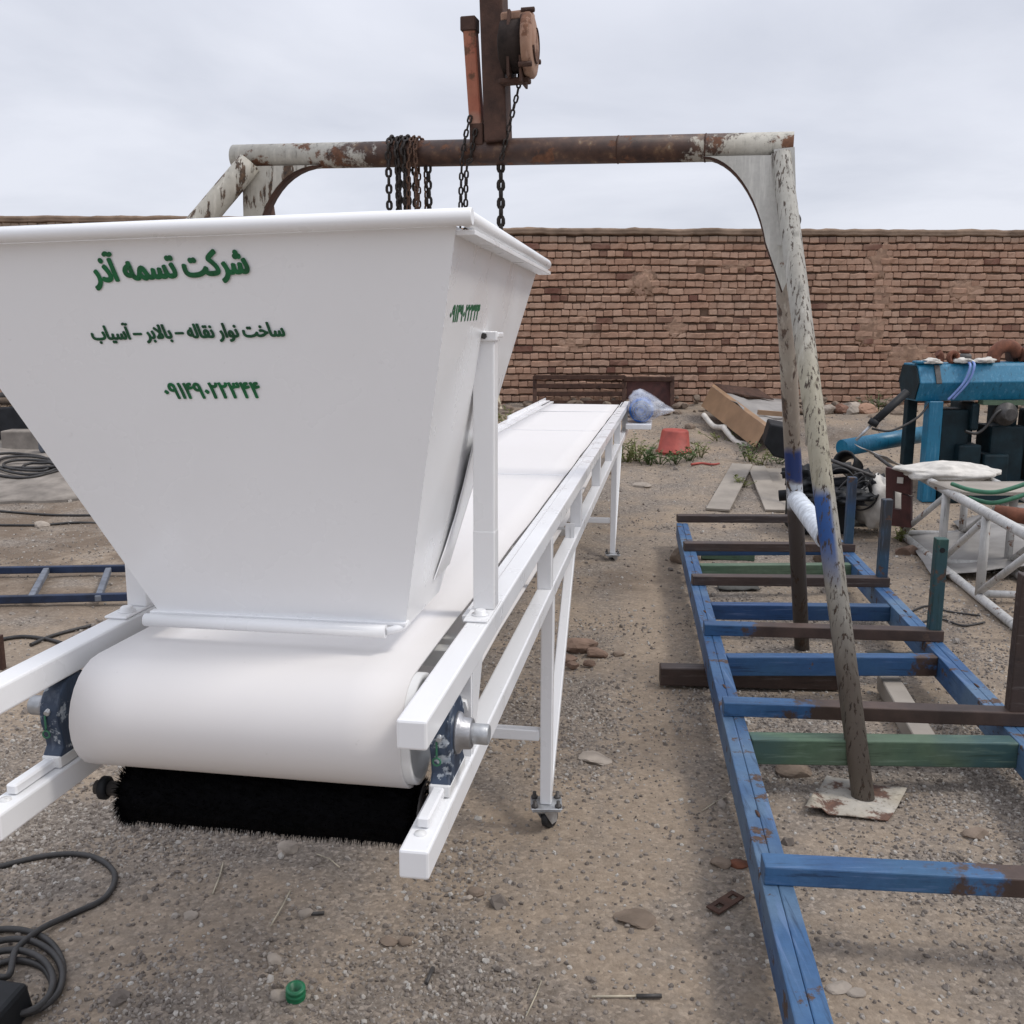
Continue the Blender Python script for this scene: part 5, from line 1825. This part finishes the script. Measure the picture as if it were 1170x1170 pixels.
# brown sheet metal box and torn sheets
bx = thing('sheet_metal_box', at(838, 500, 10.6), 'bent brown sheet metal trough with torn pale lining lying on the bank', 'sheet metal')
c1, c2 = at(813, 441, 11.6), at(876, 488, 9.9)
d1, d2 = at(801, 464, 11.6), at(862, 512, 9.9)
MB().prism([c1, c2, d2, d1], Vector((0.05, 0.12, 0.02))).build('side_sheet', BROWN_SHEET, bx, 0.004)
e1, e2 = at(905, 455, 11.9), at(905, 486, 10.2)
rows = []
for j in range(7):
    l, r_ = c1.lerp(c2, j / 6), e1.lerp(e2, j / 6)
    rows.append([l.lerp(r_, i / 7) + up_ * (-0.05 * math.sin(math.pi * i / 7) + 0.06 * noise.noise(Vector((i * 0.8, j * 0.8, 1)))) for i in range(8)])
MB().sheet(rows, 0.006, (0, 0, 1)).build('lining', PALE_SHEET, bx)
rows = []
for j in range(5):
    l, r_ = at(816, 440, 11.75).lerp(at(866, 446, 11.75), j / 4), at(824, 449, 11.5).lerp(at(884, 458, 11.6), j / 4)
    rows.append([l.lerp(r_, i / 4) + up_ * (0.02 + 0.05 * noise.noise(Vector((i, j, 3)))) for i in range(5)])
MB().sheet(rows, 0.01, (0, 0, 1)).build('torn_flap', RUST, bx)
MB().bar(at(866, 471, 10.6), at(904, 474, 10.6), 0.06, 0.05).build('batten', BROWN_SHEET, bx)
for k_, (a_, b_) in enumerate((((804, 474), (828, 488)), ((826, 488), (856, 508)))):
    p, q = at(*a_, 11.2 - 0.5 * k_), at(*b_, 10.7 - 0.5 * k_)
    MB().tube(spline([p, p.lerp(q, 0.5) - up_ * 0.06, q], 6), 0.03, 8).build('torn_edge', SACK, bx)
# boards on the ground
for k_, (a_, b_, w_, lab) in enumerate((((848, 533), (820, 583), 0.20, 'grey-brown board lying apart on the gravel, slanting toward the conveyor'),
                                        ((864, 534), (886, 584), 0.17, 'grey board lying beside the rear gantry leg, first of the pair'),
                                        ((884, 536), (905, 582), 0.17, 'grey board half hidden by the rear gantry leg, second of the pair'))):
    p, q = G(*a_, 0.015), G(*b_, 0.015)
    tag(MB().bar(p, q, w_, 0.022).build('board', BOARD, None, 0.003), lab, 'board')
# red bucket
p = G(770, 514)
bk = thing('rubber_bucket', p, 'red rubber bucket turned upside down among the weeds', 'bucket')
MB().lathe(p, (0.03, -0.02, 1), [(-0.02, 0.178), (0.018, 0.176), (0.02, 0.168), (0.22, 0.140), (0.235, 0.128), (0.228, 0.11), (0.222, 0.0)], 28, False).build('shell', RED_BUCKET, bk)
MB().tube([p + Vector((0.182 * math.cos(t * 0.2245), 0.182 * math.sin(t * 0.2245), 0.010)) for t in range(28)], 0.010, 8, closed=True).build('rim', RED_BUCKET, bk)
p = G(806, 535)
tag(MB().tube(spline([p + Vector((-0.14, 0.0, 0.012)), p + Vector((-0.03, 0.05, 0.015)), p + Vector((0.06, -0.01, 0.012)), p + Vector((0.14, 0.04, 0.012))], 5), 0.012, 8).build('red_strap', RED_BUCKET), 'scrap of red strap lying on the ground near the bucket', 'strap')

# ------------------------------------------------------------------ weeds
def weed(p, h, n_, spread, mat, seed, lab, grp):
    rw = random.Random(seed)
    root = thing('weed', p, lab, 'weed', grp)
    leaf, stem = MB(), MB()
    for i in range(n_):
        an = rw.uniform(0, 6.283)
        d0 = Vector((math.cos(an), math.sin(an), 0))
        base = p + d0 * spread * rw.uniform(0, 0.6) * rw.random()
        hh = h * rw.uniform(0.45, 1.0)
        tip = base + d0 * spread * rw.uniform(0.2, 0.9) + up_ * hh
        mid = base.lerp(tip, 0.55) + up_ * hh * 0.12
        stem.tube([base, mid, tip], [0.004, 0.003, 0.001], 5)
        for k2 in range(9):
            t = 0.2 + 0.8 * rw.random()
            q = base.lerp(mid, t / 0.55) if t < 0.55 else mid.lerp(tip, (t - 0.55) / 0.45)
            a2 = rw.uniform(0, 6.283)
            ld = Vector((math.cos(a2), math.sin(a2), rw.uniform(-0.2, 0.8))).normalized()
            L_ = rw.uniform(0.02, 0.06)
            sd = ld.cross(Vector((rw.uniform(-1, 1), rw.uniform(-1, 1), rw.uniform(-1, 1)))).normalized() * L_ * 0.15
            leaf.add([q, q + ld * L_ * 0.5 + sd, q + ld * L_, q + ld * L_ * 0.5 - sd], [(0, 1, 2, 3)], True)
    stem.build('stem', mat, root)
    me_ = bpy.data.meshes.new('leaves')
    me_.from_pydata([tuple(v) for v in leaf.v], [], leaf.f)
    me_.materials.append(mat)
    lo = bpy.data.objects.new('foliage', me_)
    COL.objects.link(lo)
    attach(lo, root)
    return root


W_SPOTS = [(716, 529, .30, 26, .20, 1, 'tall bushy weed directly under the motor at the conveyor head'), (728, 527, .34, 28, .20, 1, 'yellow-green flowering weed under the motor shelf'),
           (741, 531, .28, 26, .18, 0, 'dark green weed between the motor shelf and the red bucket'), (754, 530, .20, 20, .16, 0, 'low weed touching the left foot of the red bucket'),
           (772, 531, .17, 20, .20, 0, 'low green weed right in front of the red bucket'), (788, 529, .20, 20, .18, 0, 'weed at the right-hand foot of the red bucket'),
           (801, 526, .22, 14, .16, 1, 'sparse weed standing between the bucket and the brown trough'), (704, 526, .26, 20, .16, 0, 'weed half hidden behind the far conveyor leg'),
           (857, 528, .26, 18, .15, 0, 'bright green weed in front of the brown sheet metal trough'), (868, 533, .22, 16, .16, 1, 'weed growing at the head of the paired grey boards'),
           (851, 556, .13, 16, .12, 1, 'small yellow-green weed in the gap between the grey boards'), (890, 531, .18, 14, .16, 0, 'weed growing under the tipped black tub'),
           (1003, 470, .30, 16, .25, 0, 'dusty weed on the rubble beside the blue machine'), (778, 508, .16, 10, .2, 1, 'thin weed on the bank just behind the red bucket'),
           (820, 505, .16, 10, .2, 1, 'thin weed below the torn edge of the brown trough'), (1028, 618, .14, 12, .10, 1, 'small dry weed at the end of the white truss'),
           (576, 484, .30, 14, .22, 1, 'pale weed at the wall foot beside the hopper post')]
for i, (x, y, h, n_, sp, yl, lab) in enumerate(W_SPOTS):
    weed(G(x, y), h * 0.8, int(n_ * 0.62), sp, FOLIAGE_Y if yl else FOLIAGE, i + 5, lab, 'weeds along the foot of the bank')

# ------------------------------------------------------------------ rubble at the wall foot
rr = random.Random(9)
rub = MB()
for i in range(420):
    x = rr.uniform(-8, 8.5)
    y = WY - 0.03 - abs(rr.gauss(0, 0.42))
    s_ = rr.uniform(0.02, 0.075) * (1.3 if 3 < x < 5 else 1)
    rub.rock((x, y, gh(x, y) + 0.02 + 0.10 * max(0, 1 - (WY - y) / 0.5) * rr.random()), (s_ * rr.uniform(0.8, 1.5), s_, s_ * rr.uniform(0.5, 0.9)), i, 2, 8)
kind(rub.build('rubble', STONE_D), 'stuff')
big = [(942, 470, .11, 'pale block of rubble at the wall foot right of the front gantry leg'), (962, 474, .10, 'pinkish brick lump at the wall foot between gantry leg and blue machine'),
       (973, 466, .13, 'wide rubble lump against the wall left of the blue machine'), (990, 463, .11, 'rubble lump against the wall nearest the blue machine'), (927, 466, .10, 'rubble lump showing just right of the front gantry leg')]
for i, (x, y, s_, lab) in enumerate(big):
    p = at(x, y, 12.0)
    p.z = gh(p.x, p.y) + 0.03
    tag(MB().rock(p, (s_ * 1.3, s_, s_ * 0.75), 60 + i, 3, 9, 0.12).build('rubble_lump', STONE if i % 2 == 0 else BRICK), lab, 'rubble')

# ------------------------------------------------------------------ stones and litter on the ground
STN = [(331, 971, .030, .8, 0, 'rounded pale stone in the gravel in front of the brush roller'), (322, 977, .014, .8, 0, 'small whitish stone left of the rounded pale stone'),
       (349, 1046, .018, .8, 0, 'white oval pebble below the brush roller end'), (545, 1020, .022, .75, 1, 'brown stone in front of the conveyor rail end'),
       (535, 1026, .013, .7, 0, 'white pebble touching the brown stone by the rail end'), (679, 865, .058, .3, 0, 'flat pale stone half buried beside the near caster'),
       (727, 1054, .050, .25, 1, 'flat brown stone half buried in the gravel near the bottom'), (908, 882, .055, .6, 1, 'angular grey stone under the green cross member'),
       (314, 1098, .022, .7, 0, 'grey pebble above the green cap'), (319, 1139, .02, .7, 0, 'white pebble beside the green cap'),
       (330, 1110, .014, .7, 0, 'small pale pebble just above the green cap'), (218, 1048, .018, .6, 0, 'lone white oval pebble in the gravel at the left'),
       (444, 1078, .022, .7, 1, 'brownish stone, first of the pair in the gravel'), (464, 1078, .018, .7, 1, 'brownish stone, second of the pair in the gravel'),
       (694, 540, .07, .6, 1, 'stone lying behind the far conveyor caster'), (733, 554, .07, .5, 0, 'pale flat stone in the dirt beyond the blue frame'),
       (958, 1132, .028, .45, 0, 'cream oval stone at the right edge of the blue rail'), (977, 1136, .020, .5, 0, 'white chip lying right of the cream oval stone'),
       (48, 600, .07, .6, 0, 'pale stone on the dirt in the left yard'), (824, 992, .026, .7, 1, 'dark stone left of the orange brick chip'),
       (705, 748, .03, .7, 1, 'stone on the far side of the small brick heap'), (1114, 960, .035, .6, 1, 'stone in the shade at the right edge'), (1010, 995, .014, .6, 0, 'white chip in the gravel inside the blue frame')]
for i, (x, y, s_, fl_, br_, lab) in enumerate(STN):
    p = G(x, y)
    tag(MB().rock(p + up_ * s_ * fl_ * 0.22, (s_ * 1.3, s_ * 1.05, s_ * fl_), 80 + i).build('stone', STONE_D if br_ else STONE), lab, 'stone')
CLAY = simple('broken_clay', (0.205, 0.140, 0.105), 0.9, 0, 0.3, 12, 0.5, 0.2)
for i, (x, y, s_, lab) in enumerate(((662, 742, .075, 'largest broken brick piece in the little heap beside the conveyor leg'), (648, 757, .045, 'broken brick piece at the near edge of the little heap'), (680, 750, .05, 'broken brick piece at the right of the little heap'),
                                     (655, 764, .03, 'smallest brick crumb of the little heap beside the leg'), (672, 762, .03, 'brick crumb lying in front of the little heap'))):
    p = G(x, y)
    tag(MB().rock(p + up_ * 0.02, (s_ * 1.35, s_, s_ * 0.7), 140 + i, 3, 22, 0.10).build('brick_piece', CLAY), lab, 'brick piece')
p = G(845, 993)
tag(MB().rock(p + up_ * 0.006, (0.034, 0.022, 0.014), 160, 3, 7).build('brick_chip', PIPE_RUST), 'orange-red brick chip left of the blue rail', 'brick chip')
p = G(1037, 633)
tag(MB().rock(p + up_ * 0.02, (0.09, 0.06, 0.05), 161, 3, 7).build('brick_piece', CLAY), 'pinkish half brick on the gravel beside the white truss', 'brick piece')
# green cap
p = G(338, 1141)
gc = thing('pipe_cap', p, 'green ribbed plastic pipe cap lying on the gravel at the bottom', 'cap')
MB().lathe(p, (0.05, -0.12, 1), [(0, 0.022), (0.006, 0.024), (0.010, 0.021), (0.014, 0.024), (0.019, 0.024), (0.022, 0.020), (0.027, 0.024), (0.033, 0.023), (0.034, 0.015), (0.012, 0.012), (0.011, 0.0)], 28, False).build('body', GREEN_CAP, gc)
# welding rods and straws
for i, (a_, b_, r_, mt, lab) in enumerate((((255, 987), (243, 1022), .0022, DRYSTRAW, 'thin pale rod on the gravel, nearer the black cable'), ((332, 1018), (309, 1060), .0022, DRYSTRAW, 'thin pale rod on the gravel under the brush roller'),
                                           ((619, 1121), (601, 1164), .0018, DRYSTRAW, 'straw-coloured stick at the bottom edge of the gravel'), ((830, 909), (802, 927), .0018, DRYSTRAW, 'curved straw left of the blue rail'),
                                           ((362, 976), (388, 991), .0018, DRYSTRAW, 'pale straw right of the rounded stone below the brush'))):
    p, q = G(*a_, 0.006), G(*b_, 0.006)
    m_ = p.lerp(q, 0.5) + Vector((0.004, 0.004, 0.003))
    tag(MB().tube([p, m_, q], r_, 6).build('welding_rod' if i < 2 else 'straw', mt), lab, 'rod' if i < 2 else 'straw')
p, q = G(676, 1140, 0.006), G(756, 1140, 0.008)
el = thing('electrode_stub', p, 'rod with a dark coated end lying on the gravel at the bottom', 'rod')
MB().tube([p, p.lerp(q, 0.66)], 0.0026, 8).build('bare_end', DRYSTRAW, el)
MB().tube([p.lerp(q, 0.64), q], 0.0052, 8).build('coated_end', DARK_STEEL, el)
for i, (x, y, dx, lab) in enumerate(((241 + 250, 1116, 0, 'short dark bolt lying upright-on in the gravel near the bottom'), (362, 1044, 1, 'dark rusty bolt beside the white oval pebble'))):
    p = G(x, y, 0.006)
    d = Vector((0.006, 0.03, 0)) if dx == 0 else Vector((0.02, 0.002, 0))
    tag(MB().tube([p - d, p + d], 0.005, 8).build('rusty_bolt', DARK_STEEL), lab, 'bolt')
# small rusty lug plate with two holes
p = G(828, 1035, 0.008)
d = (G(846, 1022, 0.008) - G(808, 1046, 0.008)).normalized()
sd_ = Vector((-d.y, d.x, 0))
lug = MB()
for (a_, b_) in ((-0.055, -0.038), (-0.012, 0.024), (0.050, 0.062)):
    lug.prism([p + d * a_ - sd_ * 0.022, p + d * b_ - sd_ * 0.022, p + d * b_ + sd_ * 0.022, p + d * a_ + sd_ * 0.022], up_ * 0.005)
for (a_, b_) in ((-0.0385, -0.0115), (0.0235, 0.0505)):
    for s1, s2 in ((-0.022, -0.009), (0.009, 0.022)):
        lug.prism([p + d * a_ + sd_ * s1, p + d * b_ + sd_ * s1, p + d * b_ + sd_ * s2, p + d * a_ + sd_ * s2], up_ * 0.0048)
tag(lug.build('lug_plate', RUST), 'rusty lug plate with two holes on the gravel left of the blue rail', 'metal plate')
for i, (pts, lab) in enumerate((([(1040, 700), (1060, 694), (1085, 700), (1120, 704)], 'thin dark wire lying on the gravel right of the green stake, upper strand'), ([(1050, 712), (1075, 708), (1100, 716), (1125, 712)], 'thin dark wire lying on the gravel right of the green stake, lower strand'))):
    tag(MB().tube(spline([G(*q, 0.008) for q in pts], 6), 0.006, 6).build('ground_wire', CABLE), lab, 'wire')
# dark scraps inside the frame
for i, (x, y, lab) in enumerate(((842, 668, 'dark rag scrap inside the far bays of the blue frame'), (1020, 745, 'dark scrap sheet beside the third cross tube of the frame'))):
    p = G(x, y, 0.02)
    rows = [[p + Vector((-0.12 + 0.05 * a_, -0.06 + 0.035 * b_, 0.025 * noise.noise(Vector((a_, b_, i + 3.3))))) for a_ in range(6)] for b_ in range(4)]
    tag(MB().sheet(rows, 0.004, (0, 0, 1)).build('scrap', RAG), lab, 'scrap')

# ------------------------------------------------------------------ left side
# thick cable coil at the lower left
CR = 0.0085
ca = [G(-60, 1010, CR), G(0, 990, CR), G(60, 978, CR), G(105, 980, CR), G(131, 1000, CR), G(120, 1028, CR), G(80, 1046, CR), G(45, 1062, CR * 2.2), G(18, 1085, CR * 3.2), G(5, 1115, CR * 3)]
for k_ in range(4):
    cx, cy = 10 + 3 * k_, 1108 + 6 * k_
    rx, ry = 62 - 7 * k_, 48 - 6 * k_
    for i in range(12):
        a2 = R(200 + 30 * i)
        ca.append(G(cx + rx * math.cos(a2) + 4 * math.sin(k_ * 2.1), cy + ry * math.sin(a2), CR * (1 + 0.9 * (k_ % 3) + 0.3 * math.sin(i))))
tag(MB().tube(spline(ca, 6), CR, 10).build('power_cable', CABLE), 'thick black welding cable coiled on the gravel in the lower left corner', 'cable')
p = G(2, 1180)
bx2 = MB()
bx2.hexa([p + Vector((-0.16, -0.1, 0.0)), p + Vector((0.02, -0.1, 0.0)), p + Vector((0.035, 0.09, 0)), p + Vector((-0.16, 0.12, 0)),
          p + Vector((-0.16, -0.1, 0.085)), p + Vector((0.015, -0.1, 0.085)), p + Vector((0.028, 0.08, 0.08)), p + Vector((-0.16, 0.11, 0.085))])
tag(bx2.build('black_case', BLACK_PLASTIC, None, 0.012, 2), 'corner of a black plastic case beside the cable coil', 'case')
# blue ladder frame
lad = thing('ladder_frame', G(60, 668), 'dark blue steel ladder frame lying behind the hopper in the left yard', 'frame')
NAVY = simple('navy_frame_paint', (0.010, 0.022, 0.055), 0.5, 0, 0.5, 9, 0.2)
GREYR = simple('grey_scuffed_paint', (0.13, 0.145, 0.175), 0.6, 0, 0.35, 14, 0.2)
for ya, yb in ((653, 649), (686, 681)):
    MB().bar(G(-120, ya, 0.05), G(230, yb, 0.05), 0.036, 0.045).build('rail', NAVY, lad, 0.004)
for x0_, x1_ in ((53, 36), (124, 112), (-25, -45), (190, 180)):
    MB().bar(G(x0_, 652, 0.05), G(x1_, 684, 0.05), 0.036, 0.036).build('rung', GREYR, lad, 0.004)
p = G(2, 765)
tag(MB().bar(p, p + up_ * 0.165, 0.03, 0.03, (0, 1, 0)).build('iron_peg', RUST), 'dark iron peg standing at the left picture edge', 'peg')
for i, (pts, r_, lab) in enumerate((([(-30, 735), (20, 727), (50, 729), (70, 733)], .010, 'thin black hose lying beyond the conveyor rail at the left'), ([(35, 736), (60, 726), (104, 715)], .010, 'second thin black hose crossing the first beyond the rail'),
                                    ([(-30, 582), (20, 585), (70, 588), (130, 589)], .010, 'upper dark wire trailing over the dirt in the left yard'), ([(-30, 599), (40, 599), (90, 597), (150, 600)], .010, 'lower dark wire trailing over the dirt in the left yard'))):
    tag(MB().tube(spline([G(*q, r_) for q in pts], 8), r_, 8).build('thin_hose', CABLE), lab, 'hose')
# concrete patch
rows = []
for j in range(9):
    y = 500 + 9.2 * j
    rows.append([G(-160 + 26 * i + 8 * noise.noise(Vector((i, j, 2))), y + 3 * noise.noise(Vector((i * 0.8, j, 5))) + max(0, (i - 7)) * -2.0 * (j / 8), 0.022) for i in range(11)])
mb = MB().sheet(rows, 0.03, (0, 0, 1))
kind(mb.build('concrete_pavement', CONCRETE), 'structure')
# coil of hose, block and junk at the wall foot
ca = []
for k_ in range(4):
    for i in range(12):
        a2 = R(30 * i + 20)
        ca.append(G(18 + (46 - 9 * k_ + 5 * math.sin(k_ * 2.3 + i * 0.5)) * math.cos(a2) + 9 * k_, 531 + (13 - 3.0 * k_ + 1.5 * math.sin(i * 0.9 + k_)) * math.sin(a2), 0.035 + 0.012 * k_))
ca = [G(-60, 536, 0.03)] + ca
tag(MB().tube(spline(ca, 4), 0.014, 8).build('hose_coil', CABLE), 'coil of black hose on the concrete patch in the left yard', 'hose')
p = at(26, 516, 10.2)
cbk = MB().box((p.x - 0.22, p.y, gh(p.x, p.y) - 0.02), (p.x + 0.20, p.y + 0.24, p.z + 0.215))
tag(cbk.build('concrete_block', CONCRETE, None, 0.015, 2), 'rough grey concrete block standing behind the hose coil', 'concrete block')
p = at(10, 482, 10.7)
tag(MB().prism([at(-40, 470, 10.6), at(33, 463, 10.6), at(62, 500, 10.6), at(80, 528, 10.5), at(-40, 520, 10.6)], Vector((0, 0.25, 0))).build('engine_block', BLACK_PLASTIC, None, 0.02, 2), 'black engine carcass in the scrap behind the concrete block', 'engine')
for i, (a_, b_, r_, mt, lab) in enumerate((((-30, 462), (40, 441), .04, DARK_STEEL, 'dark pipe topmost in the scrap against the wall at left'), ((-30, 478), (40, 461), .022, GALV, 'pale pipe lowest in the scrap against the wall at left'), ((-30, 455), (30, 457), .06, STONE_D, 'thick dusty log lying in the scrap against the wall at left'))):
    tag(MB().tube([at(*a_, 10.7), at(*b_, 10.9)], r_, 12).build('scrap_pipe' if i < 2 else 'log', mt), lab, 'pipe' if i < 2 else 'log')
p = at(52, 508, 10.1)
tag(MB().blob(p, (0.07, 0.07, 0.10), 31, 3, 0.2).build('plastic_canister', GREYR), 'blue-grey canister squeezed beside the concrete block', 'canister')

bpy.context.view_layer.update()
